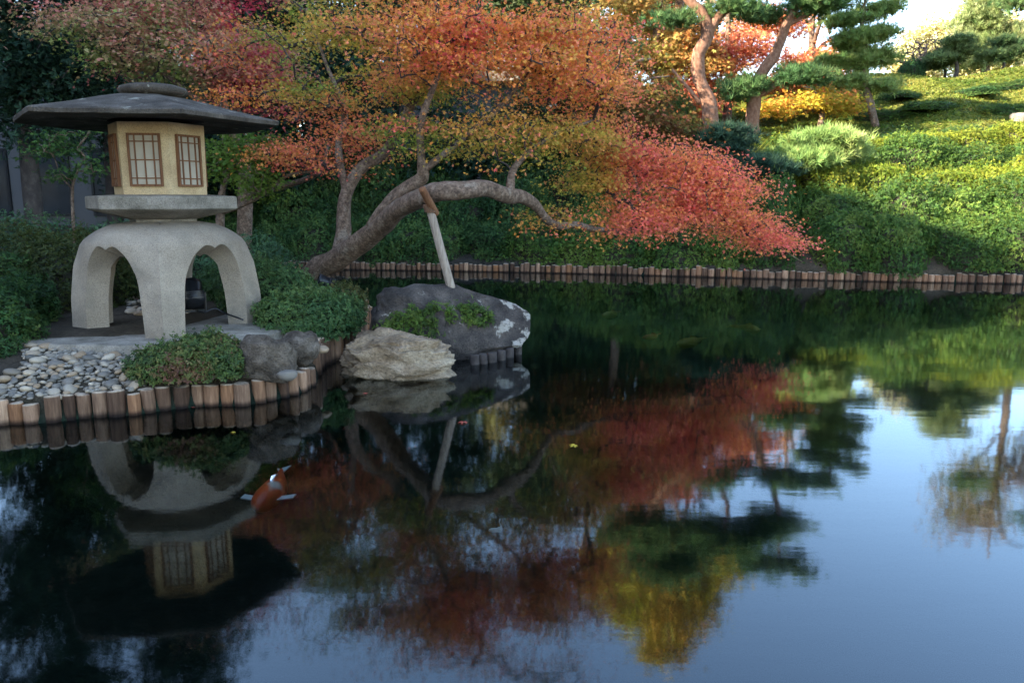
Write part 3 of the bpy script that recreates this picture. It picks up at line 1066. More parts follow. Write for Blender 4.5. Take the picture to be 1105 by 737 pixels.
# ------------------------------------------------------------------ prop pole on the boulder
def prop():
    foot, top = P(488, 309, 7.66), P(463, 222, 7.60)
    t = thing('prop_pole', 'pale wooden prop pole standing on the boulder under the leaning maple', 'prop', foot - np.array((0, 0, .06)))
    m = Mesh()
    foot = foot - np.array((0, 0, .06))
    tube(m, [foot, foot * .5 + top * .5, top], [.043, .041, .040], 14, None, .05)
    m.build('pole', M['pole'], t)
    m = Mesh()
    a, b_ = P(457, 207, 7.46), P(469, 229, 7.62)
    d = unit(b_ - a)
    tube(m, [a - d * .04, a, b_, b_ + d * .02], [.033, .037, .037, .033], 12, None, .15)
    m.build('crosspiece', M['brown_wood'], t)
    m = Mesh()
    for q in range(6):
        cpt = top + (foot - top) * (.0 + q * .014)
        ang = np.arange(13) * 2 * PI / 12
        tube(m, [cpt + np.array((math.cos(x) * .052, math.sin(x) * .052, 0)) for x in ang], [.009] * 13, 5, None, 0, False, 2)
    m.build('rope_binding', M['rope'], t)
prop()

# ------------------------------------------------------------------ floodlights
def floodlight(px, py, Y, label, head, rot=0.0, sc=1.0):
    c = P(px, py, Y)
    t = thing('floodlight', label, 'floodlight', c)
    ax = np.array([(math.cos(rot), math.sin(rot), 0), (-math.sin(rot), math.cos(rot), 0), (0, 0, 1)])
    tl = R(head)
    ax2 = np.array([ax[0], ax[1] * math.cos(tl) + ax[2] * math.sin(tl), -ax[1] * math.sin(tl) + ax[2] * math.cos(tl)])
    m = Mesh()
    cc = c + np.array((0, 0, .03 * sc))
    n = 16
    a = np.arange(n) * 2 * PI / n
    vs = []
    for d, r in ((-.09, .045), (-.085, .055), (.0, .06), (.06, .072), (.085, .074), (.086, .064), (.07, .062)):
        vs.append(cc + (ax2[1] * d + (np.outer(np.cos(a), ax2[0]) + np.outer(np.sin(a), ax2[2])) * r) * sc)
    f = [(i_ * n + j_, i_ * n + (j_ + 1) % n, (i_ + 1) * n + (j_ + 1) % n, (i_ + 1) * n + j_) for i_ in range(6) for j_ in range(n)]
    m.add(np.concatenate(vs), f)
    m.f.append(np.arange(n)[::-1][None])
    for q in range(4):
        box(m, cc + ax2[1] * (-.03 - q * .018) * sc, (.135 * sc, .006 * sc, .12 * sc), ax2)
    m.build('housing', M['black'], t)
    m = Mesh()
    m.add(vs[6], [list(range(n))])
    m.build('lens', M['lens'], t)
    m = Mesh()
    for s in (-1, 1):
        box(m, cc + (ax[0] * s * .082 - np.array((0, 0, .055))) * sc, (.008 * sc, .025 * sc, .13 * sc), ax)
    box(m, cc - np.array((0, 0, .118)) * sc, (.172 * sc, .03 * sc, .008 * sc), ax)
    m.build('bracket', M['black'], t, False)
floodlight(208, 322, 7.25, 'black floodlight with cooling fins between the lantern legs', 40, .5, 1.35)
floodlight(352, 308, 9.0, 'black floodlight at the foot of the leaning maple trunk', 18, 1.9, 1.1)
m = Mesh()
tube(m, [P(212, 335, 7.25), P(220, 337, 7.15), P(232, 333, 7.2), P(243, 338, 7.2), P(262, 345, 7.0)], [.008] * 5, 6)
tag(m.build('power_cable', M['black'], None, True), 'black power cable running from the floodlight under the lantern', 'cable')

# ------------------------------------------------------------------ shrubs
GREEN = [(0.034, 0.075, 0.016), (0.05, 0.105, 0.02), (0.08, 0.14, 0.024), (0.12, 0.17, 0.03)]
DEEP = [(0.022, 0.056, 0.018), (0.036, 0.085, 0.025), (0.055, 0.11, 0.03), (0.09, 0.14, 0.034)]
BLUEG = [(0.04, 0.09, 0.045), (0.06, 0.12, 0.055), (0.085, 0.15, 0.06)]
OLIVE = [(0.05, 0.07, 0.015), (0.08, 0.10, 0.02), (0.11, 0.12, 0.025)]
SUN_GREEN = [(0.09, 0.14, 0.015), (0.16, 0.20, 0.02), (0.23, 0.24, 0.026)]  # azalea green brightened and yellowed, sunshine put into the leaf colour

def mound_mesh(m, c, rad, n, size, pal, seed, shape='sprig', lump=.30, freq=2.0, core=None, depth=.22, low=-.15, flatten=.9):
    """leaves over and inside a lumpy dome; core gathers a dark dome in place of inner shade"""
    rs = np.random.RandomState(seed)
    rad = np.asarray(rad, float)
    d = unit(rs.normal(0, 1, (int(n * 1.8), 3)))
    d = d[d[:, 2] > low][:n]
    e = np.sign(d) * np.abs(d) ** flatten
    def surf(q, e):
        f = 1 + lump * 2 * (fbm(q * freq + seed * 1.7, 3) - .5)
        return e * f[:, None]
    p = surf(d, e)
    k = 1 - depth * rs.rand(len(d)) ** 1.6 + rs.normal(0, .02, len(d))
    gap = fbm(d * freq * 3.3 + seed, 2)
    k = k - np.where(gap < .42, (.42 - gap) * 1.1, 0)
    p = p * k[:, None] * rad
    nor = unit(d / rad)
    nor[:, 2] += .35
    pos = p + np.asarray(c)
    leaves(m, pos, nor, size, shape, pal(pos, rs), rs, .75)
    # stray shoots above the surface
    ns = max(6, n // 60)
    dd = unit(rs.normal(0, 1, (ns, 3)))
    dd[:, 2] = np.abs(dd[:, 2])
    base = surf(dd, dd) * rad
    for q in range(5):
        pp = base * (1.0 + .012 * q) + np.asarray(c) + rs.normal(0, size * .25, (ns, 3)) + np.array((0, 0, size * .35 * q))
        leaves(m, pp, dd, size * .8, shape, pal(pp, rs), rs, .9)
    if core is not None:  # solid dome fills the bush, its dark tone stands in for shade
        th = np.linspace(.05, 1.75, 9)
        ph = np.arange(18) * 2 * PI / 18
        T, F = np.meshgrid(th, ph, indexing='ij')
        q = np.stack([np.sin(T) * np.cos(F), np.sin(T) * np.sin(F), np.cos(T)], -1).reshape(-1, 3)
        v = surf(q, np.sign(q) * np.abs(q) ** flatten) * (.74 - depth * .3) * rad + np.asarray(c)
        i_, j_ = np.meshgrid(np.arange(8), np.arange(18), indexing='ij')
        core.add(v, np.stack([i_ * 18 + j_, (i_ + 1) * 18 + j_, (i_ + 1) * 18 + (j_ + 1) % 18, i_ * 18 + (j_ + 1) % 18], -1).reshape(-1, 4))

M['twig'] = wood_mat('shrub_dark_core', (0.02, 0.018, 0.012), (0.035, 0.03, 0.02), (0.05, 0.045, 0.03), False, False, (9, 9, 9))  # woody brown kept dark, inner shade put into the colour

def shrub(name, label, cat, lumps, size, pal, seed, group=None, shape='sprig'):
    """lumps: (centre, radii, n)"""
    c0 = np.array(lumps[0][0], float)
    t = thing(name, label, cat, (c0[0], c0[1], gz(c0[0], c0[1])), group)
    m, core = Mesh(), Mesh()
    for k, (c, rad, n) in enumerate(lumps):
        mound_mesh(m, c, rad, n, size, pal, seed + k * 13, shape, core=core)
    m.build('foliage', M['shrub'], t, False)
    core.build('branches', M['twig'], t)  # solid dark dome for the shaded inside, no separate stems
    return t

c1 = P(188, 392, 5.75)
c2 = P(235, 388, 5.75)
shrub('azalea_bush', 'low green azalea bush spilling over the near log edging', 'bush',
      [((c1[0], c1[1], .24), (.33, .28, .20), 3600), ((c2[0] - .04, c2[1] + .02, .25), (.28, .26, .22), 3200), ((c1[0] + .17, c1[1] + .05, .26), (.32, .3, .25), 3600)], .042,
      palette([(0.045, 0.075, 0.03), (0.07, 0.11, 0.035), (0.10, 0.15, 0.04), (0.16, 0.17, 0.05), (0.20, 0.10, 0.06)], 3, .2, 1, .22), 50)
shrub('azalea_bush', 'dense blue-green azalea bush right of the lantern behind the dark rocks', 'bush',
      [(P(330, 335, 7.4) * (1, 1, 0) + (0, 0, .30), (.50, .48, .34), 7000), (P(292, 322, 8.2) * (1, 1, 0) + (0, 0, .42), (.5, .5, .42), 6500), (P(268, 300, 8.9) * (1, 1, 0) + (0, 0, .45), (.55, .5, .42), 5500), (P(360, 335, 7.9) * (1, 1, 0) + (0, 0, .30), (.30, .38, .26), 3500)], .042,
      palette([(0.05, 0.105, 0.038), (0.08, 0.14, 0.045), (0.12, 0.18, 0.055)], 2.5, .2, 2), 61)
shrub('shrub', 'sparse yellowish shrub between the trunk foot and the lichened boulder', 'bush',
      [(P(372, 328, 8.7) * (1, 1, 0) + (0, 0, .32), (.26, .28, .26), 1500)], .045, palette([(0.08, 0.09, 0.03), (0.12, 0.12, 0.035), (0.15, 0.10, 0.04)], 2, .2, 4), 67)
shrub('hedge', 'broad dark clipped hedge at the left picture edge beside the lantern', 'hedge',
      [((-4.75, 6.9, .3), (.62, .8, .55), 9000), ((-4.35, 6.25, .25), (.45, .55, .42), 5500), ((-4.5, 5.6, .2), (.45, .35, .32), 3500), ((-5.6, 7.6, .35), (.9, .9, .72), 7500)], .05, palette(DEEP, 2, .2, 5), 71)
shrub('hedge', 'mossy yellow-green clipped hedge behind the left lantern leg', 'hedge',
      [((-4.8, 8.4, .35), (.85, .7, .78), 9500), ((-6.0, 8.9, .35), (1.0, .8, .85), 7500)], .05, palette([(0.035, 0.05, 0.014), (0.06, 0.075, 0.018), (0.075, 0.085, 0.02)], 2, .2, 6), 77)
shrub('hedge', 'pale blue-green flat-topped hedge stretching behind the lantern', 'hedge',
      [((-6.4, 10.3, .4), (1.3, .8, .88), 9000), ((-4.6, 10.0, .4), (1.1, .7, .82), 8500), ((-3.4, 9.7, .4), (.8, .6, .62), 5000)], .05, palette(BLUEG, 2, .2, 7), 83)

# creeping plant on the boulder
def creeper():
    rs = np.random.RandomState(5)
    me = BIG.data
    v = np.empty(len(me.vertices) * 3)
    me.vertices.foreach_get('co', v)
    v = v.reshape(-1, 3) + np.array(BRC)
    nrm = np.empty(len(me.vertices) * 3)
    me.vertices.foreach_get('normal', nrm)
    nrm = nrm.reshape(-1, 3)
    # front of the rock, the patch left of its middle
    k = (v[:, 1] < BRC[1]) & (v[:, 2] > .14) & (v[:, 2] < .52)
    d = np.abs(v[:, 0] - (BRC[0] - .10)) / .56 + np.abs(v[:, 2] - (.34 + (v[:, 0] - BRC[0]) * .10)) / .26
    k &= d < 1.0
    v, nrm = v[k], nrm[k]
    t = thing('creeper', 'small-leaved green creeper growing on the face of the lichened boulder', 'plant', v.mean(0))
    pos, no = [], []
    for _ in range(2600):
        q = rs.randint(len(v))
        pos.append(v[q] + rs.normal(0, .03, 3) + nrm[q] * .025 * rs.rand())
        no.append(nrm[q])
    pos, no = np.array(pos), np.array(no)
    m = Mesh()
    keep = fbm(pos * 7, 2) > .42
    leaves(m, pos[keep], no[keep] + (0, 0, .5), .045, 'sprig', palette([(0.04, 0.07, 0.015), (0.075, 0.12, 0.02), (0.11, 0.15, 0.03)], 4, .2, 9)(pos[keep]), rs, .6)
    m.build('foliage', M['shrub'], t, False)
    m = Mesh()
    s = rs.randint(len(v), size=40)
    s2 = rs.randint(len(v), size=40)
    near_ = np.linalg.norm(v[s] - v[s2], axis=1) < .3
    sticks(m, v[s][near_] + nrm[s][near_] * .01, v[s2][near_] + nrm[s2][near_] * .01, np.full(near_.sum(), .003), np.full(near_.sum(), .002))
    m.build('stem', M['dark_bark'], t, False)
creeper()

# azalea mounds of the far bank and the hill
def mound_proto(k, pal, n=7500, size=.075):
    m, core = Mesh(), Mesh()
    mound_mesh(m, (0, 0, 0), (1.0, .92, .85), n, size, pal, 200 + k * 7, 'sprig', .34, 2.1, core, .24, -.25, .8)
    return m.data('foliage', M['shrub'], False), core.data('branches', M['twig'])  # second mesh is the dark dome painted as inner shade
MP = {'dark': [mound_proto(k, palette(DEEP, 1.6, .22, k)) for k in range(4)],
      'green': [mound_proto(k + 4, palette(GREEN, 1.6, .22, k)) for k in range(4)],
      'sun_green': [mound_proto(k + 8, palette(SUN_GREEN, 1.6, .22, k), 7500, .068) for k in range(3)]}

def mound(kind, x, y, s, label, group, sink=.08):
    z = gz(x, y)
    t = thing('azalea_mound', label, 'bush', (x, y, z - sink), group)
    k = random.randrange(len(MP[kind]))
    for nm, d, mt in (('foliage', MP[kind][k][0], 0), ('branches', MP[kind][k][1], 0)):
        o = bpy.data.objects.new(nm, d)
        COL.objects.link(o)
        o.parent = t
    t.rotation_euler = (0, 0, random.uniform(0, 6.28))
    t.scale = s
    return t

def mound_row(kind, xs_, yfn, s, what, group, dx=.15, lo=.74):
    for k, x in enumerate(xs_):
        q = random.uniform(lo, 1.12)
        x2 = x + random.uniform(-dx, dx) * 1.6
        mound(kind, x2, yfn(x2) + random.uniform(-.12, .12), (s[0] * q, s[1] * q, s[2] * random.uniform(.82, 1.18)), '%s, %s from the left' % (what, ordinal(k + 1)), group)
far = np.array(SHORE_FAR)
shore_y = lambda x: float(np.interp(x, far[:, 0], far[:, 1]))
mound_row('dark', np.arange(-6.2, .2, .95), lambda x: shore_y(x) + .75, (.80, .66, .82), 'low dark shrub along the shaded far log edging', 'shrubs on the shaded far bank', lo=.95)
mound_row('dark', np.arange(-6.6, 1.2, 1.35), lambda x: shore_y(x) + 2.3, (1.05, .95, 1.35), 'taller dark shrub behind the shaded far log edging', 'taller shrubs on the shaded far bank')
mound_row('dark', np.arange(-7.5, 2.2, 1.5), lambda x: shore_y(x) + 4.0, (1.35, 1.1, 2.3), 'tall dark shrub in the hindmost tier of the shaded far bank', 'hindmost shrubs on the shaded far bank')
mound_row('green', np.arange(.5, 12.5, .98), lambda x: shore_y(x) + .72, (.82, .70, .90), 'green azalea mound in the lowest tier at the far log edging', 'azaleas of the front tier', lo=.95)
mound_row('green', np.arange(2.2, 13.6, 1.15), lambda x: shore_y(x) + 2.2, (.92, .85, 1.05), 'green azalea mound in the second tier of the slope', 'azaleas of the second tier')
mound_row('sun_green', np.arange(3.4, 14.5, 1.2), lambda x: shore_y(x) + 3.9, (.98, .92, 1.05), 'azalea mound yellowed by painted sunlight in the third tier', 'azaleas of the third tier')
mound_row('green', np.arange(4.4, 15.2, 1.3), lambda x: shore_y(x) + 5.6, (1.02, .95, 1.02), 'azalea mound in the fourth tier halfway up the slope', 'azaleas of the fourth tier')
mound_row('sun_green', np.arange(6.4, 16.5, 1.35), lambda x: shore_y(x) + 7.4, (1.08, 1.05, .90), 'flat clipped azalea mound in the fifth tier below the lawn', 'azaleas of the fifth tier')
mound_row('dark', np.arange(8.2, 17.5, 1.4), lambda x: shore_y(x) + 9.0, (1.1, .7, .42), 'low clipped azalea in the top tier at the lawn edge', 'azaleas of the top tier')

mound_row('green', np.arange(11.5, 22, 1.9), lambda x: shore_y(x) + 12.2 + .5 * math.sin(x * .7), (1.45, .62, .34), 'low clipped hedge mound in the lower band across the lawn', 'hedge mounds of the lower lawn band')
mound_row('dark', np.arange(12.5, 26, 2.1), lambda x: shore_y(x) + 17.0 + .5 * math.sin(x * .6 + 1), (1.6, .6, .32), 'low clipped hedge mound in the upper band across the lawn', 'hedge mounds of the upper lawn band')

def turf():
    rs = np.random.RandomState(77)
    n = 52000
    p = np.column_stack([rs.uniform(6.5, 28, n), rs.uniform(22.2, 42, n)])
    z = ground_z(p)
    pos = np.column_stack([p, z + .015])
    m = Mesh()
    leaves(m, pos, np.tile((0, 0, 1.0), (n, 1)), .13, 'sprig', palette([(0.055, 0.09, 0.015), (0.09, 0.125, 0.018), (0.14, 0.155, 0.025), (0.20, 0.17, 0.04)], .6, .22, 3, .2)(pos, rs), rs, .8)
    tag(m.build('grass', M['shrub'], None, False), 'short uneven turf of the sunlit lawn on the hill', 'grass', None, 'stuff')
turf()

# ------------------------------------------------------------------ trees
def make_tree(name, label, cat, limbs, blobs, pal, leaf=dict(), group=None, bark='bark', seed=1, crown_mat='maple', crown_name='crown', twig_r=.004):
    """limbs: lists of (x,y,z,r); blobs: (centre, radii, sprays). Every spray is joined to its nearest branch."""
    rs = np.random.RandomState(seed)
    per, size, spread, flat = leaf.get('per', 30), leaf.get('size', .055), leaf.get('spread', .30), leaf.get('flat', .28)
    aniso = np.array(leaf.get('aniso', (1, 1, 1)), float)
    shape, thr, gfreq, droop = leaf.get('shape', 'maple'), leaf.get('thr', .46), leaf.get('gfreq', 1.1), leaf.get('droop', 0.0)
    base = np.array(limbs[0][0][:3], float)
    t = thing(name, label, cat, base, group)
    m = Mesh()
    nodes, nr = [], []
    for k, L in enumerate(limbs):
        L = np.array(L, float)
        mm = m
        tube(mm, L[:, :3], L[:, 3], 16 if L[0, 3] > .06 else 7, None, .30)
        q = cat_rom(L, 5)
        st = max(1, int(len(q) * (.45 if k == 0 else .2)))
        nodes += list(q[st:, :3])
        nr += list(q[st:, 3])
    nodes = np.array(nodes)
    nlimb = len(nodes)
    cen = []
    for c, rad, n in blobs:
        c, rad = np.asarray(c, float), np.asarray(rad, float)
        got = 0
        for _ in range(40):
            d = unit(rs.normal(0, 1, (n, 3))) * (rs.rand(n, 1) ** .42)
            q = c + d * rad
            keep = fbm(q * gfreq * aniso + seed * 2.3, 2) > thr
            q = q[keep][: n - got]
            cen.append(q)
            got += len(q)
            if got >= n:
                break
    cen = np.vstack(cen)
    dl = np.min(np.linalg.norm(cen[:, None] - nodes[None, :], axis=2), axis=1)
    cen = cen[np.argsort(dl)]
    nn = list(nodes)
    parent = [-1] * nlimb
    arr = np.zeros((nlimb + len(cen) * 3, 3))
    arr[:nlimb] = nodes
    cnt = nlimb
    ends = []
    for q in cen:
        dv = arr[:cnt] - q
        dist = np.linalg.norm(dv, axis=1) + np.maximum(dv[:, 2], 0) * .6
        k = int(np.argmin(dist))
        a = arr[k]
        L = np.linalg.norm(q - a)
        mid1 = a + (q - a) * .35 + rs.normal(0, .05, 3) * L + np.array((0, 0, .10 * L))
        mid2 = a + (q - a) * .70 + rs.normal(0, .04, 3) * L + np.array((0, 0, .08 * L))
        for w_ in (mid1, mid2, q):
            arr[cnt] = w_
            parent.append(k)
            k = cnt
            cnt += 1
        ends.append(cnt - 1)
    parent = np.array(parent)
    area = np.zeros(cnt)
    area[ends] = 1.0
    for q in range(cnt - 1, nlimb - 1, -1):
        area[parent[q]] += area[q]
    rr = twig_r * np.maximum(area, 1) ** .46
    ch = np.arange(nlimb, cnt)
    pr = parent[ch]
    rp = np.where(pr < nlimb, np.minimum(rr[ch] * 1.15, np.array(list(nr) + [9] * (cnt - nlimb))[pr]), rr[pr])
    tw = Mesh() if len(cen) > 135 else m
    sticks(tw, arr[pr], arr[ch], np.minimum(rp, rr[ch] * 1.6), rr[ch], 5)
    m.build('trunk', M[bark], t)
    if tw is not m:
        tw.build('branches', M['dark_bark'] if bark != 'pine_bark' else M[bark], t)
    # leaves around each spray
    m = Mesh()
    ns = len(cen)
    dirs = unit(arr[ends] - arr[parent[ends]])
    n_each = np.maximum(3, rs.poisson(per, ns))
    idx = np.repeat(np.arange(ns), n_each)
    o = rs.normal(0, 1, (len(idx), 3)) * spread * np.array((.6, .6, .6 * flat))
    back = -rs.rand(len(idx))[:, None] * dirs[idx] * spread * .8
    pos = cen[idx] + o + back
    pos[:, 2] -= droop * (o[:, 0] ** 2 + o[:, 1] ** 2) / spread
    nor = np.tile((0, 0, 1.0), (len(idx), 1)) + leaf.get('out', .3) * unit(o)
    leaves(m, pos, nor, size, shape, pal(pos, rs), rs, leaf.get('tilt', .55))
    m.build(crown_name, M[crown_mat], t, False)
    return t

def L3(*a):
    """limb from (px, py, Y, r) points"""
    return [(*P(x, y, Y), r) for x, y, Y, r in a]

def E(px, py, Y, rx, ry, rz, n):
    return (P(px, py, Y), (rx, ry, rz), n)

RED = [(0.42, 0.035, 0.035), (0.50, 0.07, 0.045), (0.52, 0.13, 0.06), (0.55, 0.20, 0.05)]
ORANGE = [(0.46, 0.08, 0.035), (0.52, 0.16, 0.035), (0.50, 0.24, 0.04), (0.30, 0.22, 0.04), (0.16, 0.18, 0.03)]
PINKR = [(0.48, 0.07, 0.09), (0.52, 0.12, 0.10), (0.55, 0.17, 0.09), (0.52, 0.24, 0.06)]

def main_pal(p, rs=RS):
    """red at the outer right and on top, orange-gold within, green where the branches start"""
    n = len(p)
    a = palette([(0.74, 0.11, 0.11), (0.76, 0.16, 0.10), (0.76, 0.25, 0.06), (0.72, 0.34, 0.06), (0.76, 0.19, 0.12), (0.46, 0.33, 0.05)], 1.2, .14, 3, .18)(p, rs)
    a2 = palette([(0.74, 0.13, 0.11), (0.76, 0.19, 0.12), (0.76, 0.29, 0.07), (0.76, 0.17, 0.14)], 1.6, .14, 5, .22)(p, rs)
    out = smooth((p[:, 0] - P(640, 180, 9.4)[0]) / .5)[:, None]
    a = a * (1 - out) + a2 * out
    g = palette([(0.14, 0.21, 0.035), (0.24, 0.28, 0.045), (0.44, 0.34, 0.055), (0.62, 0.32, 0.07)], 1.2, .10, 8, .12)(p, rs)
    d = np.linalg.norm((p - P(470, 150, 9.2)) / np.array((1.3, 1.4, .62)), axis=1)
    e = np.linalg.norm((p - P(345, 40, 9.6)) / np.array((.9, 1.5, 1.1)), axis=1)
    f = np.linalg.norm((p - P(590, 180, 9.0)) / np.array((1.0, 1.4, .6)), axis=1)
    hh = np.linalg.norm((p - P(350, 150, 9.9)) / np.array((.85, 1.3, .42)), axis=1)
    hh = (1 - smooth((hh - .7) / .5))
    w = 1 - smooth((np.minimum(np.minimum(d, e), f) - .55) / .7 + (fbm(p * np.array((1.5, 1.5, 3.5)), 2) - .5) * 1.8 + rs.normal(0, .12, n))
    w = w * (1 - hh * .85)
    a = a * (1 - hh[:, None]) + a2 * hh[:, None]
    return a * (1 - w[:, None]) + g * w[:, None]

make_tree('maple_tree', 'leaning maple with red and orange leaves arching over the pond on a prop', 'tree',
    [L3((318, 318, 9.5, 0.176), (343, 291, 9.4, 0.140), (362, 281, 9.3, 0.132), (384, 264, 9.1, 0.124), (410, 246, 8.8, 0.116), (430, 227, 8.4, 0.104), (448, 217, 8.1, 0.100), (470, 208, 7.75, 0.094), (500, 206, 7.75, 0.092), (524, 204, 7.9, 0.084), (548, 211, 8.1, 0.080), (562, 212, 8.3, 0.068), (578, 222, 8.5, 0.052), (588, 235, 8.7, 0.046), (602, 244, 8.9, 0.043), (622, 243, 9.05, 0.037), (645, 248, 9.2, 0.032), (685, 249, 9.5, 0.026), (725, 240, 9.8, 0.021), (770, 245, 10.1, 0.014), (830, 262, 10.4, 0.008), (866, 283, 10.6, 0.005)),
     L3((366, 280, 9.25, .11), (371, 248, 9.4, .09), (373, 212, 9.5, .078), (388, 184, 9.6, .07), (416, 164, 9.6, .062), (436, 130, 9.5, .055), (460, 80, 9.4, .04), (480, 20, 9.3, .025), (500, -60, 9.2, .012)),
     L3((404, 246, 8.85, .10), (420, 222, 8.75, .088), (437, 206, 8.65, .08), (456, 192, 8.55, .07), (455, 172, 8.5, .045), (455, 130, 8.4, .035), (475, 70, 8.3, .022), (470, 0, 8.2, .012)),
     L3((375, 212, 9.5, .055), (365, 160, 9.7, .045), (372, 120, 9.9, .035), (352, 70, 10.0, .022), (330, 10, 10.1, .012)),
     L3((452, 188, 8.5, .04), (500, 150, 8.6, .032), (545, 110, 8.7, .024), (590, 50, 8.8, .014)),
     L3((550, 209, 8.1, .05), (556, 180, 8.3, .035), (590, 150, 8.5, .024), (640, 130, 8.8, .013)),
     L3((690, 248, 9.5, .03), (690, 215, 9.6, .022), (680, 180, 9.7, .014), (660, 150, 9.8, .008)),
     L3((735, 241, 9.85, .025), (765, 215, 9.9, .016), (790, 195, 10.0, .008))],
    [E(480, 40, 8.8, 1.4, 1.3, .62, 250), E(585, 60, 8.6, 1.05, 1.2, .62, 190), E(395, 60, 9.6, 1.2, 1.2, .75, 170), E(300, 75, 10.2, .95, 1.0, .80, 80),
     E(345, 160, 9.9, .75, .9, .30, 75), E(450, 150, 9.0, .8, .9, .22, 40), E(560, 150, 8.6, .9, .9, .28, 65), E(630, 110, 8.8, .5, .8, .5, 70), E(420, -30, 9.4, 1.6, 1.3, .35, 40), E(570, -60, 9.0, .8, 1.0, .4, 26),
     E(650, 158, 9.6, .6, .6, .42, 75), E(705, 190, 9.7, .95, .6, .48, 140), E(640, 212, 9.4, .36, .5, .16, 30), E(755, 180, 9.9, .5, .5, .32, 60), E(775, 216, 10.0, .55, .45, .22, 60), E(808, 240, 10.3, .42, .4, .20, 50), E(838, 264, 10.5, .28, .3, .16, 34), E(860, 284, 10.5, .20, .25, .11, 26), E(800, 205, 10.1, .22, .3, .10, 14), E(735, 232, 9.8, .6, .4, .14, 36), E(600, 232, 9.0, .4, .3, .10, 12), E(655, 240, 9.3, .5, .3, .12, 30), E(710, 238, 9.6, .5, .3, .14, 30)],
    main_pal, dict(per=56, size=.045, spread=.36, flat=.13, thr=.53, gfreq=1.5, aniso=(1, 1, 2.4), tilt=.75, droop=.10), seed=5, twig_r=.0048)

# maples behind the lantern
make_tree('maple_tree', 'pinkish green maple rising behind the lantern roof', 'tree',
    [[(*P(250, 255, 11.2)[:2], gz(*P(250, 255, 11.2)[:2]) - .1, .12), (*P(265, 215, 11.3), .10), (*P(262, 170, 11.4), .08), (*P(240, 110, 11.5), .06), (*P(225, 40, 11.5), .035), (*P(220, -40, 11.5), .015)],
     L3((265, 210, 11.3, .06), (310, 200, 11.0, .045), (345, 185, 10.8, .03), (355, 150, 10.8, .015)),
     L3((255, 140, 11.4, .05), (190, 90, 11.2, .035), (140, 50, 11.2, .02), (90, 30, 11.0, .01))],
    [E(190, 55, 11.2, 1.5, 1.2, .7, 230), E(255, 85, 11.2, .9, 1, .65, 140), E(130, 25, 11.0, 1.2, 1.0, .55, 140), E(240, 5, 11.5, 1.3, 1.1, .5, 110), E(180, -50, 11.5, 1.6, 1.2, .5, 70)],
    palette([(0.70, 0.08, 0.13), (0.72, 0.10, 0.13), (0.72, 0.19, 0.17), (0.66, 0.32, 0.20), (0.46, 0.38, 0.15), (0.26, 0.34, 0.08)], .9, .10, 13, .12), dict(per=40, size=.062, spread=.36, flat=.18, thr=.48, gfreq=1.1, aniso=(1, 1, 2.6), tilt=.5, droop=.1), seed=9)
make_tree('maple_tree', 'small green maple between the lantern and the leaning trunk', 'tree',
    [[(*P(235, 262, 9.9)[:2], .2, .06), (*P(238, 225, 9.9), .05), (*P(246, 190, 9.9), .03), (*P(262, 160, 9.9), .015)],
     L3((238, 230, 9.9, .035), (275, 215, 9.8, .028), (310, 190, 9.9, .02), (345, 185, 10.0, .012))],
    [E(265, 172, 9.8, .5, .5, .38, 48), E(235, 165, 9.9, .35, .4, .35, 26), E(295, 195, 9.8, .3, .4, .2, 16), E(285, 160, 10.0, .45, .4, .25, 25)],
    palette([(0.05, 0.11, 0.02), (0.09, 0.16, 0.025), (0.14, 0.20, 0.03)], 1.5, .18, 14, .2), dict(per=26, size=.065, spread=.22, flat=.4, thr=.46, gfreq=2.2), seed=12)
make_tree('maple_sapling', 'slender green maple sapling left of the lantern above the hedges', 'tree',
    [[(*P(77, 245, 9.6)[:2], .5, .02), (*P(78, 215, 9.6), .018), (*P(82, 190, 9.6), .014), (*P(92, 170, 9.6), .008)],
     L3((79, 205, 9.6, .012), (66, 190, 9.6, .008), (58, 168, 9.6, .005))],
    [E(62, 162, 9.6, .32, .3, .12, 20), E(105, 182, 9.6, .25, .25, .10, 13), E(70, 192, 9.6, .2, .2, .07, 9), E(80, 150, 9.6, .35, .3, .1, 14), E(90, 120, 9.7, .3, .3, .15, 12)],
    palette([(0.05, 0.11, 0.03), (0.08, 0.15, 0.035), (0.12, 0.19, 0.04)], 1.5, .18, 15, .2), dict(per=18, size=.062, spread=.18, flat=.3, thr=.3), seed=14)

# evergreens
def broad_tree(name, label, px, Y, h, blobs, pal, seed, leaf=None, bark='dark_bark', group=None, r=.16, lean=0.0):
    x = P(px, 200, Y)[0]
    z0 = gz(x, Y) - .1
    L = [[(x, Y, z0, r), (x + lean * .3 + .06, Y, z0 + h * .3, r * .8), (x + lean * .6 - .05, Y + .05, z0 + h * .6, r * .55), (x + lean, Y, z0 + h * .92, r * .18)]]
    rs = np.random.RandomState(seed)
    for k in range(5):
        a = rs.rand() * 6.28
        s = .30 + .11 * k
        b0 = np.array((x + lean * s, Y, z0 + h * s))
        d = np.array((math.cos(a), math.sin(a), .55)) * h * .30
        L.append([(*b0, r * .42), (*(b0 + d * .5 + (0, 0, .05 * h)), r * .3), (*(b0 + d), r * .12)])
    return make_tree(name, label, 'tree', L, blobs, pal, leaf or dict(), group, bark, seed, 'shrub' if (leaf or {}).get('shape') != 'maple' else 'maple')

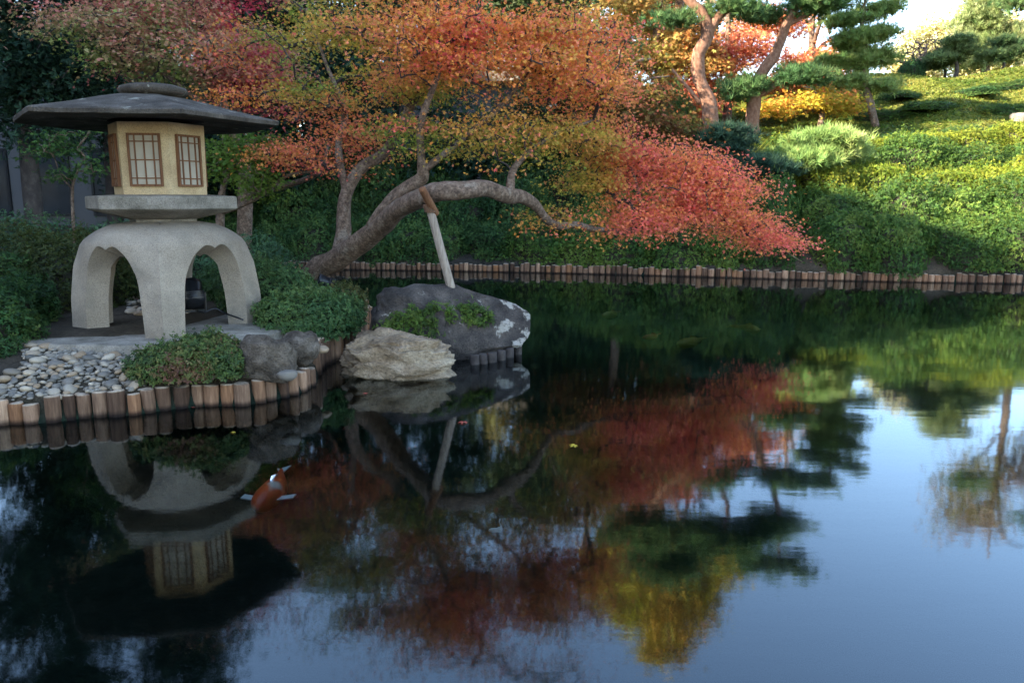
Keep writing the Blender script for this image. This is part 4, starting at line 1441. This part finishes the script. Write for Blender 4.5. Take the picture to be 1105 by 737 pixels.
EV = dict(shape='sprig', per=34, size=.13, spread=.42, flat=.7, thr=.44, gfreq=.9, tilt=.8, out=.6)
EVD = [(0.014, 0.035, 0.022), (0.022, 0.05, 0.028), (0.035, 0.07, 0.035)]
broad_tree('evergreen_tree', 'dark evergreen tree at the far left above the hedge', 30, 13.0, 7.6,
    [E(30, 110, 13, 1.3, 1.2, .9, 110), E(85, 75, 13, 1.0, 1.1, .6, 70), E(5, 15, 13, 1.2, 1.1, .6, 70), E(95, 15, 13.2, 1.0, 1.0, .5, 45), E(40, -60, 13, 1.8, 1.5, .8, 110), E(20, -200, 13.2, 1.6, 1.5, .9, 90), E(120, -150, 13.5, 1.4, 1.3, .8, 90), E(-50, -60, 12.5, 1.4, 1.2, 1.3, 130), E(40, -240, 12.8, 1.7, 1.4, .9, 130), E(-60, -180, 12.6, 1.5, 1.3, .9, 100)], palette(EVD, 1, .2, 21), 31, EV)
broad_tree('evergreen_tree', 'dark evergreen tree filling the gap between lantern roof and leaning maple', 300, 19.5, 8.2,
    [E(300, 130, 19.5, 2.2, 1.5, 1.7, 170), E(240, 150, 19.5, 1.6, 1.3, 1.4, 110), E(290, 172, 19.0, 1.2, 1.0, .8, 70), E(330, 40, 19.5, 2.0, 1.5, 1.2, 130), E(290, -30, 19.8, 2.3, 1.6, 1.2, 170)], palette(EVD, .8, .2, 22), 32, dict(EV, size=.17, spread=.55))
broad_tree('evergreen_tree', 'dark evergreen tree standing behind the crown of the leaning maple', 430, 21.5, 8.4,
    [E(420, 120, 21.5, 2.4, 1.6, 1.8, 180), E(500, 170, 21.0, 1.7, 1.2, 1.0, 90), E(450, 30, 21.5, 2.2, 1.6, 1.1, 130), E(430, -15, 21.8, 2.3, 1.6, 1.0, 160), E(370, -110, 22, 2.4, 1.6, 1.1, 60), E(490, -140, 22, 1.7, 1.4, 1.0, 34)], palette(EVD, .8, .2, 23), 33, dict(EV, size=.17, spread=.55))
broad_tree('evergreen_tree', 'dark evergreen tree behind the arching trunk and prop', 585, 20.5, 7.2,
    [E(580, 150, 20.5, 1.7, 1.3, 1.4, 120), E(620, 80, 20.5, 1.6, 1.4, 1.3, 110), E(555, 10, 20.8, 1.7, 1.5, 1.0, 130)], palette([(0.02, 0.042, 0.018), (0.035, 0.06, 0.022), (0.055, 0.075, 0.025)], .8, .2, 24), 34, dict(EV, size=.17, spread=.55))
broad_tree('evergreen_tree', 'dark evergreen tree rising in front of the grey building', 120, 17.0, 8.2,
    [E(150, 110, 17, 1.8, 1.3, 1.2, 100), E(85, 60, 17, 1.6, 1.3, 1.0, 80), E(165, 185, 17, 1.0, 1.0, .8, 50), E(150, 0, 17.2, 1.8, 1.5, 1.0, 110), E(110, -110, 17.4, 1.7, 1.4, 1.1, 100)], palette(EVD, .8, .2, 25), 35, dict(EV, size=.16, spread=.5))

def woodland():
    rs = np.random.RandomState(91)
    m = Mesh()
    for k in range(38):
        x = -34 + k * 1.15 + rs.normal(0, .5)
        y = 36 + rs.normal(0, 1.6)
        z = gz(x, y)
        h = rs.uniform(7.0, 9.5)
        tube(m, [(x, y, z - .2), (x + rs.normal(0, .2), y, z + h * .5), (x, y, z + h * .8)], [.22, .15, .05], 7, (.05, .04, .035))
        n = 900
        d = unit(rs.normal(0, 1, (n, 3))) * rs.rand(n, 1) ** .4
        pos = d * np.array((1.9, 1.5, h * .46)) + np.array((x, y, z + h * .54))
        pos = pos[fbm(pos * .7, 2) > .38]
        c = palette([(0.02, 0.045, 0.025), (0.035, 0.065, 0.03), (0.055, 0.08, 0.03)] if k % 5 else [(0.10, 0.10, 0.03), (0.14, 0.11, 0.03)], .5, .2, k)(pos, rs)
        leaves(m, pos, d[:len(pos)] + (0, 0, .5), .42, 'sprig', c, rs, .8)
    tag(m.build('woodland', M['shrub'], None, False), 'dark belt of far trees closing the view behind the left garden', 'woodland', None, 'stuff')
woodland()

# olive and dull orange maples in the shade right of centre
MF = dict(shape='maple', per=32, size=.12, spread=.55, flat=.22, thr=.45, gfreq=.8, aniso=(1, 1, 2.2), tilt=.55)
broad_tree('maple_tree', 'dull olive and rust maple between the red spray and the pines', 665, 18.6, 4.2,
    [E(655, 125, 18.6, 1.2, 1.2, .9, 130), E(690, 125, 18.6, .8, 1.0, .7, 60), E(715, 150, 18.0, .9, .9, .45, 55), E(640, 60, 18.8, .8, 1.0, .7, 60)],
    palette([(0.22, 0.08, 0.03), (0.24, 0.13, 0.035), (0.17, 0.14, 0.03), (0.11, 0.11, 0.025), (0.30, 0.10, 0.05)], .9, .18, 31, .25), 41, MF, 'bark', r=.12)
broad_tree('maple_tree', 'yellow-orange maple left of the forked pine', 705, 25.5, 5.2,
    [E(705, 50, 25.5, 1.7, 1.3, .9, 160), E(670, 20, 25.5, 1.5, 1.3, .9, 110), E(735, 75, 25.5, 1.2, 1.0, .7, 80)],
    palette([(0.55, 0.20, 0.06), (0.60, 0.32, 0.09), (0.58, 0.42, 0.13), (0.34, 0.32, 0.07)], .7, .16, 32, .25), 42, dict(MF, size=.15, spread=.55), 'bark')
broad_tree('maple_tree', 'bright red-orange maple seen between the two pine trunks', 780, 26.5, 4.6,
    [E(775, 85, 26.5, 1.7, 1.3, 1.0, 190), E(735, 115, 25.0, 1.1, 1.0, .6, 80), E(800, 55, 27, 1.3, 1.2, .6, 90)],
    palette([(0.58, 0.12, 0.08), (0.62, 0.20, 0.09), (0.64, 0.32, 0.13), (0.58, 0.15, 0.11)], .7, .16, 33, .25), 43, dict(MF, size=.15, spread=.55), 'bark')
broad_tree('maple_tree', 'orange maple behind the right pine trunk', 868, 27.5, 4.4,
    [E(870, 65, 27.5, 1.9, 1.3, .8, 180), E(905, 95, 27.0, 1.1, 1.0, .7, 80), E(840, 85, 27, 1.0, 1.0, .7, 60), E(838, 28, 28, 1.5, 1.2, .8, 110)],
    palette([(0.60, 0.18, 0.09), (0.62, 0.26, 0.10), (0.64, 0.36, 0.13)], .7, .16, 34, .25), 44, dict(MF, size=.15, spread=.55), 'bark')
broad_tree('maple_tree', 'low golden maple beside the slim pine at the lawn edge', 880, 24.6, 2.2,
    [E(880, 114, 24.6, 1.2, .9, .35, 85), E(845, 120, 24.2, .8, .7, .3, 40), E(915, 120, 24.6, .6, .6, .3, 25)],
    palette([(0.45, 0.28, 0.03), (0.50, 0.36, 0.04), (0.32, 0.30, 0.04), (0.55, 0.22, 0.04)], .8, .16, 35, .25), 45, dict(MF, size=.13, spread=.42), 'bark', r=.09)
# tall trees above the picture, seen mirrored in the pond
broad_tree('zelkova_tree', 'tall yellow-green tree whose crown is mirrored in the pond', 725, 33.0, 15.0,
    [((6.4, 33, 15.6), (3.1, 2.4, 2.5), 330), ((8.4, 33, 13.9), (2.3, 2.0, 1.6), 170), ((4.6, 33, 14.0), (2.1, 2.0, 1.5), 150), ((6.4, 33, 18.0), (1.7, 1.6, 1.2), 100)],
    palette([(0.44, 0.38, 0.05), (0.34, 0.36, 0.05), (0.50, 0.34, 0.05), (0.55, 0.27, 0.05), (0.26, 0.31, 0.05)], .5, .16, 36, .2), 46, dict(shape='leaf', per=60, size=.20, spread=.62, flat=.6, thr=.45, gfreq=.6, tilt=.8), 'bark', r=.2)
broad_tree('maple_tree', 'tall rust-red maple behind the pines, mirrored dark in the pond', 640, 31.0, 9.6,
    [((2.8, 31, 10.0), (2.9, 1.9, 1.7), 170), ((5.8, 31, 9.6), (2.3, 1.7, 1.4), 110), ((.8, 31, 9.4), (1.9, 1.6, 1.2), 90)],
    palette([(0.30, 0.06, 0.04), (0.32, 0.12, 0.05), (0.28, 0.16, 0.06)], .6, .18, 37, .25), 47, dict(MF, size=.16, spread=.6), 'bark', r=.16)

# ------------------------------------------------------------------ pines
PIN = [(0.06, 0.125, 0.045), (0.09, 0.165, 0.055), (0.13, 0.20, 0.07)]
PINL = [(0.16, 0.25, 0.07), (0.23, 0.32, 0.09), (0.30, 0.37, 0.12)]
NF = dict(shape='needle', per=24, size=.18, spread=.40, flat=.30, thr=.47, gfreq=2.0, tilt=.45, out=.5)

def ground_pt(px, Y, r, sink=.1):
    x = P(px, 120, Y)[0]
    return (x, Y, gz(x, Y) - sink, r)
make_tree('pine_tree', 'red-barked pine with a forked leaning trunk behind the ornamental grass', 'tree',
    [[ground_pt(771, 21.5, .22), (*P(766, 118, 21.5), .20), (*P(755, 85, 21.5), .18), (*P(754, 60, 21.5), .17), (*P(763, 38, 21.5), .16), (*P(758, 15, 21.5), .12), (*P(738, -5, 21.5), .10), (*P(715, -50, 21.5), .07), (*P(720, -90, 21.5), .04)],
     L3((763, 38, 21.5, .12), (778, 15, 21.5, .11), (795, 0, 21.6, .10), (815, -30, 21.7, .07), (810, -80, 21.7, .04)),
     L3((756, 112, 21.5, .06), (742, 95, 21.4, .05), (725, 75, 21.4, .03))],
    [E(728, 24, 21.3, .4, .5, .12, 12), E(795, 12, 21.6, .6, .6, .14, 22), E(720, -60, 21.5, 1.5, 1.2, .35, 70), E(810, -70, 21.7, 1.5, 1.2, .35, 70), E(760, -110, 21.5, 1.4, 1.2, .4, 60)],
    palette(PIN, .8, .2, 41), NF, None, 'pine_bark', 51, 'pine')
make_tree('pine_tree', 'grey-barked leaning pine with a side limb, right of the forked one', 'tree',
    [[ground_pt(815, 22.5, .20), (*P(813, 108, 22.5), .18), (*P(822, 80, 22.5), .16), (*P(838, 55, 22.5), .14), (*P(848, 28, 22.5), .13), (*P(862, 0, 22.5), .11), (*P(880, -50, 22.5), .07), (*P(885, -100, 22.5), .03)],
     L3((817, 104, 22.5, .09), (832, 95, 22.4, .08), (846, 82, 22.4, .06), (848, 70, 22.4, .04)),
     L3((846, 30, 22.5, .06), (885, 10, 22.4, .045), (920, 5, 22.4, .025))],
    [E(864, 84, 22.3, .65, .6, .24, 40), E(800, 98, 22.2, .40, .4, .30, 26), E(824, 14, 22.6, .6, .6, .16, 24), E(892, 6, 22.4, .9, .8, .24, 44), E(865, -60, 22.5, 1.4, 1.3, .4, 56), E(880, -115, 22.5, 1.2, 1.0, .35, 36)],
    palette(PIN, .8, .2, 42), NF, None, 'pine_bark', 52, 'pine')
make_tree('pine_tree', 'slim young pine with layered sunlit pads at the edge of the lawn', 'tree',
    [[ground_pt(947, 24.6, .12), (*P(938, 108, 24.6), .105), (*P(931, 85, 24.6), .09), (*P(934, 55, 24.6), .075), (*P(930, 25, 24.6), .055), (*P(936, -10, 24.6), .03)]]
    + [L3((933, y, 24.6, .03), (933 + s * 12, y - 3, 24.6, .02), (933 + s * 28, y + 1, 24.6, .008)) for y, s in ((95, -1), (88, 1), (72, -1), (62, 1), (48, -1), (38, 1), (22, -1), (12, 1))],
    [E(912, 88, 24.5, .50, .5, .16, 26), E(952, 95, 24.6, .42, .5, .15, 20), E(908, 66, 24.6, .60, .6, .20, 40), E(948, 64, 24.5, .5, .6, .2, 30), E(914, 44, 24.6, .65, .6, .22, 44), E(950, 38, 24.6, .45, .6, .2, 26), E(920, 22, 24.6, .6, .6, .22, 36), E(945, 12, 24.6, .5, .6, .2, 28), E(930, -10, 24.6, .5, .5, .25, 30), E(930, 55, 24.8, .6, .5, .8, 60)],
    palette(PINL, 1.0, .2, 43), dict(NF, size=.17, spread=.30), None, 'bark', 53, 'pine')
make_tree('pine_tree', 'low cushion-shaped pine with a sunlit top among the azaleas', 'tree',
    [[ground_pt(868, 18.2, .09), (*P(868, 215, 18.2), .08), (*P(876, 185, 18.2), .065), (*P(890, 168, 18.2), .05), (*P(900, 150, 18.2), .02)],
     L3((872, 195, 18.2, .04), (850, 178, 18.2, .03), (832, 170, 18.2, .012)), L3((885, 175, 18.2, .035), (905, 170, 18.2, .025), (925, 165, 18.2, .012))],
    [E(888, 152, 18.2, .85, .75, .22, 120), E(855, 172, 18.0, .6, .6, .2, 60), E(915, 165, 18.2, .4, .5, .15, 32), E(880, 172, 17.8, .6, .5, .2, 50)],
    palette(PINL, 1.0, .2, 44), dict(NF, size=.17, spread=.26, per=16), None, 'dark_bark', 54, 'pine')
make_tree('pine_tree', 'bushy blue-green pine beside the ornamental grass', 'tree',
    [[ground_pt(792, 17.6, .07), (*P(790, 215, 17.6), .06), (*P(788, 180, 17.6), .05), (*P(784, 145, 17.6), .02)],
     L3((790, 200, 17.6, .035), (815, 190, 17.6, .025), (840, 182, 17.6, .01))],
    [E(785, 152, 17.6, .55, .5, .3, 50), E(800, 188, 17.5, .75, .6, .35, 75), E(830, 185, 17.6, .45, .5, .3, 40), E(770, 185, 17.4, .45, .5, .3, 34)],
    palette([(0.03, 0.07, 0.045), (0.045, 0.09, 0.055), (0.06, 0.115, 0.06)], 1.0, .2, 45), dict(NF, size=.17, spread=.28), None, 'dark_bark', 55, 'pine')

mound_row('dark', np.arange(.6, 5.6, 1.25), lambda x: 24.2, (1.25, 1.0, 1.8), 'dark understorey shrub behind the dull rust maple', 'understorey shrubs below the forked pine')
# ornamental grass
def tuft():
    c = ground_pt(800, 19.2, 0)[:3]
    t = thing('ornamental_grass', 'arching yellow-green clump of ornamental grass below the pines', 'plant', c)
    rs = np.random.RandomState(3)
    m = Mesh()
    n = 1500
    a = rs.rand(n) * 6.28
    sp = rs.rand(n) ** .7
    h = .9 + .75 * rs.rand(n)
    b0 = np.column_stack([c[0] + np.cos(a) * sp * .55, c[1] + np.sin(a) * sp * .5, np.full(n, c[2] + .1)])
    dr = np.column_stack([np.cos(a), np.sin(a), 0 * a])
    side = np.column_stack([-np.sin(a), np.cos(a), 0 * a]) * .012
    v = []
    for s in (0, .35, .7, 1.0):
        p = b0 + dr * (s ** 2 * (.18 + .55 * sp) * h)[:, None] + np.column_stack([0 * a, 0 * a, h * (s - .28 * s ** 2 * (0.4 + sp))])
        w_ = side * (1 - s * .85)
        v += [p - w_, p + w_]
    V = np.stack(v, 1).reshape(-1, 3)
    e = np.arange(n)[:, None] * 8
    f = np.concatenate([e + np.array(q)[None] for q in ((0, 1, 3, 2), (2, 3, 5, 4), (4, 5, 7, 6))])
    colr = palette([(0.17, 0.21, 0.03), (0.26, 0.28, 0.045), (0.36, 0.33, 0.07)], 1, .2, 50, .3)(b0, rs)
    m.add(V, f, np.repeat(colr, 8, 0))
    m.build('blades', M['shrub'], t, False)
tuft()

# ------------------------------------------------------------------ the hill crest at right
def crest(px, Y):
    x = P(px, 90, Y)[0]
    return x, Y, gz(x, Y)
FAR = dict(shape='leaf', per=50, size=.26, spread=.7, flat=.6, thr=.44, gfreq=.5, tilt=.8)
broad_tree('ginkgo_tree', 'pale yellow tree glowing behind the crest of the lawn', 1025, 52.0, 6.0,
    [E(1030, 52, 52, 3.4, 2.2, 2.5, 260), E(1000, 72, 52, 2.4, 1.8, 1.5, 130), E(1065, 50, 52, 2.6, 1.8, 2.0, 140), E(1100, 72, 52, 2.2, 1.8, 1.3, 100)], palette([(0.52, 0.46, 0.20), (0.58, 0.52, 0.27), (0.47, 0.46, 0.20)], .4, .12, 61), 61, FAR, 'bark')
make_tree('bare_tree', 'leafless spreading tree on the lawn crest left of the yellow one', 'tree',
    [[(*crest(990, 40)[:2], crest(990, 40)[2] - .1, .22), (*P(988, 80, 40), .18), (*P(990, 68, 40), .14), (*P(998, 60, 40), .09), (*P(1000, 48, 40), .03)],
     L3((988, 76, 40, .10), (975, 68, 40, .07), (962, 66, 40, .03)), L3((990, 70, 40, .10), (1005, 62, 40, .07), (1020, 58, 40, .03)), L3((988, 80, 40, .08), (1005, 74, 40, .05), (1018, 68, 40, .02))],
    [E(985, 58, 40, 1.9, 1.5, 1.0, 120), E(1010, 58, 40, 1.2, 1.2, .9, 70)], palette([(0.42, 0.25, 0.18), (0.48, 0.32, 0.22)], .5, .1, 62), dict(shape='leaf', per=5, size=.12, spread=.6, flat=.6, thr=.4), None, 'bark', 62, 'maple', 'crown', .012)
make_tree('pine_tree', 'tall pale pine on the right end of the lawn crest', 'tree',
    [[(*crest(1066, 44)[:2], crest(1066, 44)[2] - .1, .25), (*P(1062, 65, 44), .2), (*P(1058, 40, 44), .16), (*P(1055, 15, 44), .1), (*P(1062, -10, 44), .04)],
     L3((1060, 55, 44, .1), (1085, 48, 44, .07), (1104, 46, 44, .03)), L3((1058, 40, 44, .08), (1040, 38, 44, .03)), L3((1056, 25, 44, .08), (1078, 18, 44, .03))],
    [E(1050, 50, 44, 1.2, 1.1, .4, 45), E(1070, 32, 44, 1.3, 1.1, .4, 50), E(1048, 22, 44, 1.0, 1.0, .35, 36), E(1090, 45, 44, .9, 1.0, .35, 32), E(1062, 8, 44, 1.0, 1.0, .35, 36), E(1045, 70, 44, 1.0, 1.0, .35, 30), E(1100, 62, 44, 1.0, .8, .3, 26)],
    palette([(0.22, 0.28, 0.10), (0.28, 0.34, 0.13), (0.34, 0.38, 0.17)], .6, .15, 63), dict(NF, size=.30, spread=.6), None, 'bark', 63, 'pine')
broad_tree('zelkova_tree', 'tall bare-twigged pinkish brown tree beyond the right edge of the lawn', 1112, 40.0, 11.5,
    [((26.4, 40, 13.6), (4.0, 2.6, 3.0), 200), ((29, 40, 12), (3.0, 2.4, 2.4), 110), ((24.6, 40, 15.5), (2.2, 2.0, 1.6), 60)],
    palette([(0.40, 0.22, 0.17), (0.34, 0.24, 0.16), (0.30, 0.28, 0.10)], .4, .14, 64), 67, dict(shape='leaf', per=26, size=.22, spread=.9, flat=.6, thr=.44, gfreq=.4, tilt=.8), 'bark', r=.22)
for px, Y, s, lab, sd in ((1030, 37.5, 1.0, 'small clipped pine on the lawn crest in front of the yellow tree', 64), (1080, 37.5, .8, 'small dark clipped pine on the lawn crest near the right edge', 65), (1018, 38.5, .7, 'small layered pine beside the round dark bush on the crest', 66)):
    x, y, z = crest(px, Y)
    make_tree('pine_tree', lab, 'tree', [[(x, y, z - .1, .10 * s), (x + .05, y, z + .5 * s, .085 * s), (x - .1, y, z + 1.0 * s, .06 * s), (x + .1, y, z + 1.6 * s, .02)]],
        [((x - .5 * s, y, z + .9 * s), (.7 * s, .6 * s, .16 * s), 22), ((x + .6 * s, y, z + 1.2 * s), (.7 * s, .6 * s, .18 * s), 24), ((x, y, z + 1.6 * s), (.6 * s, .5 * s, .2 * s), 24)],
        palette([(0.06, 0.10, 0.04), (0.09, 0.14, 0.05), (0.13, 0.18, 0.07)], .6, .15, sd), dict(NF, size=.22, spread=.35), None, 'dark_bark', sd, 'pine')
mound('dark', *crest(982, 38.5)[:2], (.75, .7, 1.0), 'round dark clipped bush on the lawn crest below the bare tree', None)
mound('dark', *crest(962, 31)[:2], (.6, .55, .55), 'small round clipped bush on the lawn right of the slim pine', None)
x, y, z = P(1099, 119, 24.5)
rock('stone_block', 'grey squared stone block on the lawn at the right edge', (x + .1, y, gz(x, y) + .05), (.34, .25, .22), 71, M['slab_stone'], .10, 1.2, 0, 28, 'stone')
# pine branch reaching in at the top right corner, from a tree just outside
make_tree('pine_tree', 'pine just beyond the right edge reaching one branch into the sky corner', 'tree',
    [[(17.5, 22, gz(17.5, 22) - .1, .22), (17.3, 22, 5.0, .19), (16.8, 22, 7.2, .13), (16.9, 22, 8.8, .05)], [(17.1, 22, 6.4, .08), (16.0, 22, 6.8, .05), *[(*P(1098, 6, 22), .02)]]],
    [(P(1104, 4, 22), (.35, .5, .16), 12), ((16.2, 22, 7.9), (1.1, 1, .3), 40), ((17.6, 22, 8.9), (1.2, 1, .35), 40), ((18, 22, 7.2), (1.2, 1, .3), 36)],
    palette(PIN, .8, .2, 46), NF, None, 'pine_bark', 57, 'pine')

# ------------------------------------------------------------------ koi
def koi_mat(name, c0, c1, thr):
    m, nt, b = mat(name)
    tc = nt.nodes.new('ShaderNodeTexCoord')
    n1 = N(nt, 'ShaderNodeTexNoise', Scale=5.5, Detail=1.0)
    nt.links.new(tc.outputs['Object'], n1.inputs['Vector'])
    nt.links.new(ramp(nt, n1.outputs[0], [(thr, c0), (thr + .08, c1)]), b.inputs['Base Color'])
    b.inputs['Roughness'].default_value = .3
    return m

def koi(label, head, tail, L, mt, mfin, depth=.05, bend=.06):
    head, tail = np.array(head[:2]), np.array(tail[:2])
    d = unit(head - tail)
    nrm = np.array((-d[1], d[0]))
    c = (head + tail) / 2
    t = thing('koi_fish', label, 'fish', (c[0], c[1], -depth))
    s = np.linspace(0, 1, 15)
    wdt = np.interp(s, [0, .04, .12, .3, .5, .75, .9, 1], [.008, .035, .062, .078, .074, .042, .022, .016]) * L / .6
    hgt = np.interp(s, [0, .04, .12, .3, .5, .75, .9, 1], [.008, .03, .055, .075, .07, .042, .026, .024]) * L / .6
    def sp(q):
        q = np.asarray(q)
        xy = head[None] - d[None] * (q * L)[:, None] + nrm[None] * (bend * np.sin(q * 4.2) * q)[:, None]
        return np.column_stack([xy, np.full(len(q), -depth - .02)])
    p = sp(s)
    a = np.arange(12) * 2 * PI / 12
    v = p[:, None] + np.cos(a)[None, :, None] * np.append(nrm, 0)[None, None] * wdt[:, None, None] + np.sin(a)[None, :, None] * np.array((0, 0, 1.0)) * hgt[:, None, None]
    m = Mesh()
    i_, j_ = np.meshgrid(np.arange(14), np.arange(12), indexing='ij')
    m.add(v.reshape(-1, 3), np.stack([i_ * 12 + j_, i_ * 12 + (j_ + 1) % 12, (i_ + 1) * 12 + (j_ + 1) % 12, (i_ + 1) * 12 + j_], -1).reshape(-1, 4))
    m.f.append(np.arange(12)[::-1][None])
    m.build('body', mt, t)
    def fin(name, pts3):
        m = Mesh()
        q = np.array(pts3)
        n_ = len(q)
        m.add(np.vstack([q + (0, 0, .003), q - (0, 0, .003)]), [(0, 1, 2, 3), (7, 6, 5, 4), (0, 4, 5, 1), (1, 5, 6, 2), (2, 6, 7, 3), (3, 7, 4, 0)])
        m.build(name, mfin, t, False)
    k = L / .6
    z = -depth - .02
    def at(q, off, zz=0):
        b = sp([q])[0]
        return (b[0] + nrm[0] * off, b[1] + nrm[1] * off, z + zz)
    fin('tail_fin', [at(.97, .012 * k), at(1.15, .05 * k, .01), at(1.09, 0, .005), at(.97, -.012 * k)])
    fin('tail_fin', [at(.97, .010 * k), at(1.09, 0, -.005), at(1.15, -.04 * k, -.01), at(.97, -.014 * k)])
    for sg in (-1, 1):
        fin('pectoral_fin', [at(.20, sg * .06 * k), at(.26, sg * .15 * k), at(.36, sg * .15 * k), at(.30, sg * .06 * k)])
    m = Mesh()
    q = np.array([at(.35, 0, .06 * k), at(.42, 0, .10 * k), at(.62, 0, .07 * k), at(.68, 0, .045 * k)])
    w_ = np.append(nrm, 0) * .003
    m.add(np.vstack([q + w_, q - w_]), [(0, 1, 2, 3), (7, 6, 5, 4), (0, 4, 5, 1), (1, 5, 6, 2), (2, 6, 7, 3), (3, 7, 4, 0)])
    m.build('dorsal_fin', mfin, t, False)
RW = koi_mat('koi_red_white', (0.92, 0.11, 0.035), (0.78, 0.66, 0.60), .58)
WF = plain('koi_white_fin', (0.92, 0.9, 0.9), .4, 0, 9, .05)
YL = koi_mat('koi_yellow', (0.50, 0.36, 0.06), (0.62, 0.47, 0.12), .5)
OR = koi_mat('koi_orange', (0.70, 0.10, 0.03), (0.62, 0.16, 0.05), .5)
WH = koi_mat('koi_white', (0.62, 0.60, 0.58), (0.75, 0.74, 0.72), .5)
koi('red and white koi swimming near the surface before the log edging', W(276, 534), W(310, 494), .56, RW, WF, .055, .035)
koi('golden koi nearest the far bank in open water', W(820, 348), W(796, 343), .45, YL, YL, .09)
koi('golden koi swimming toward the boulder in open water', W(731, 359.5), W(766, 354), .5, YL, YL, .11)
koi('small orange koi left of the golden koi', W(694, 359), W(708, 357), .3, OR, OR, .04)
koi('dull golden koi farthest out below the far shrubs', W(650, 335), W(664, 332.5), .45, YL, YL, .06)
koi('pink koi at the bottom edge of the picture', W(806, 738), W(842, 741), .22, OR, WF, .03)
koi('small white koi alone in the dark middle of the pond', W(527, 566), W(537, 563), .10, WH, WF, .01)
# fallen leaves on the water
fl = [(446, 408), (207, 439), (253, 466), (500, 455), (620, 480), (395, 424)]
for k, (px, py) in enumerate(fl):
    c = W(px, py, .006)
    m = Mesh()
    leaves(m, c[None], np.array([(0, 0, 1.0)]), .07, 'maple', np.array([((.55, .40, .05) if k % 2 == 0 else (.5, .12, .08))]), RS, .06)
    near_what = ['yellow fallen leaf floating at the foot of the tan boulder', 'red fallen leaf floating under the near log edging', 'yellow fallen leaf floating by the right end of the near logs',
                 'red fallen leaf floating in the reflection of the boulder', 'yellow fallen leaf floating on open dark water', 'red fallen leaf floating left of the tan boulder'][k]
    tag(m.build('fallen_leaf', M['maple'], None, False, tuple(c)), near_what, 'leaf')
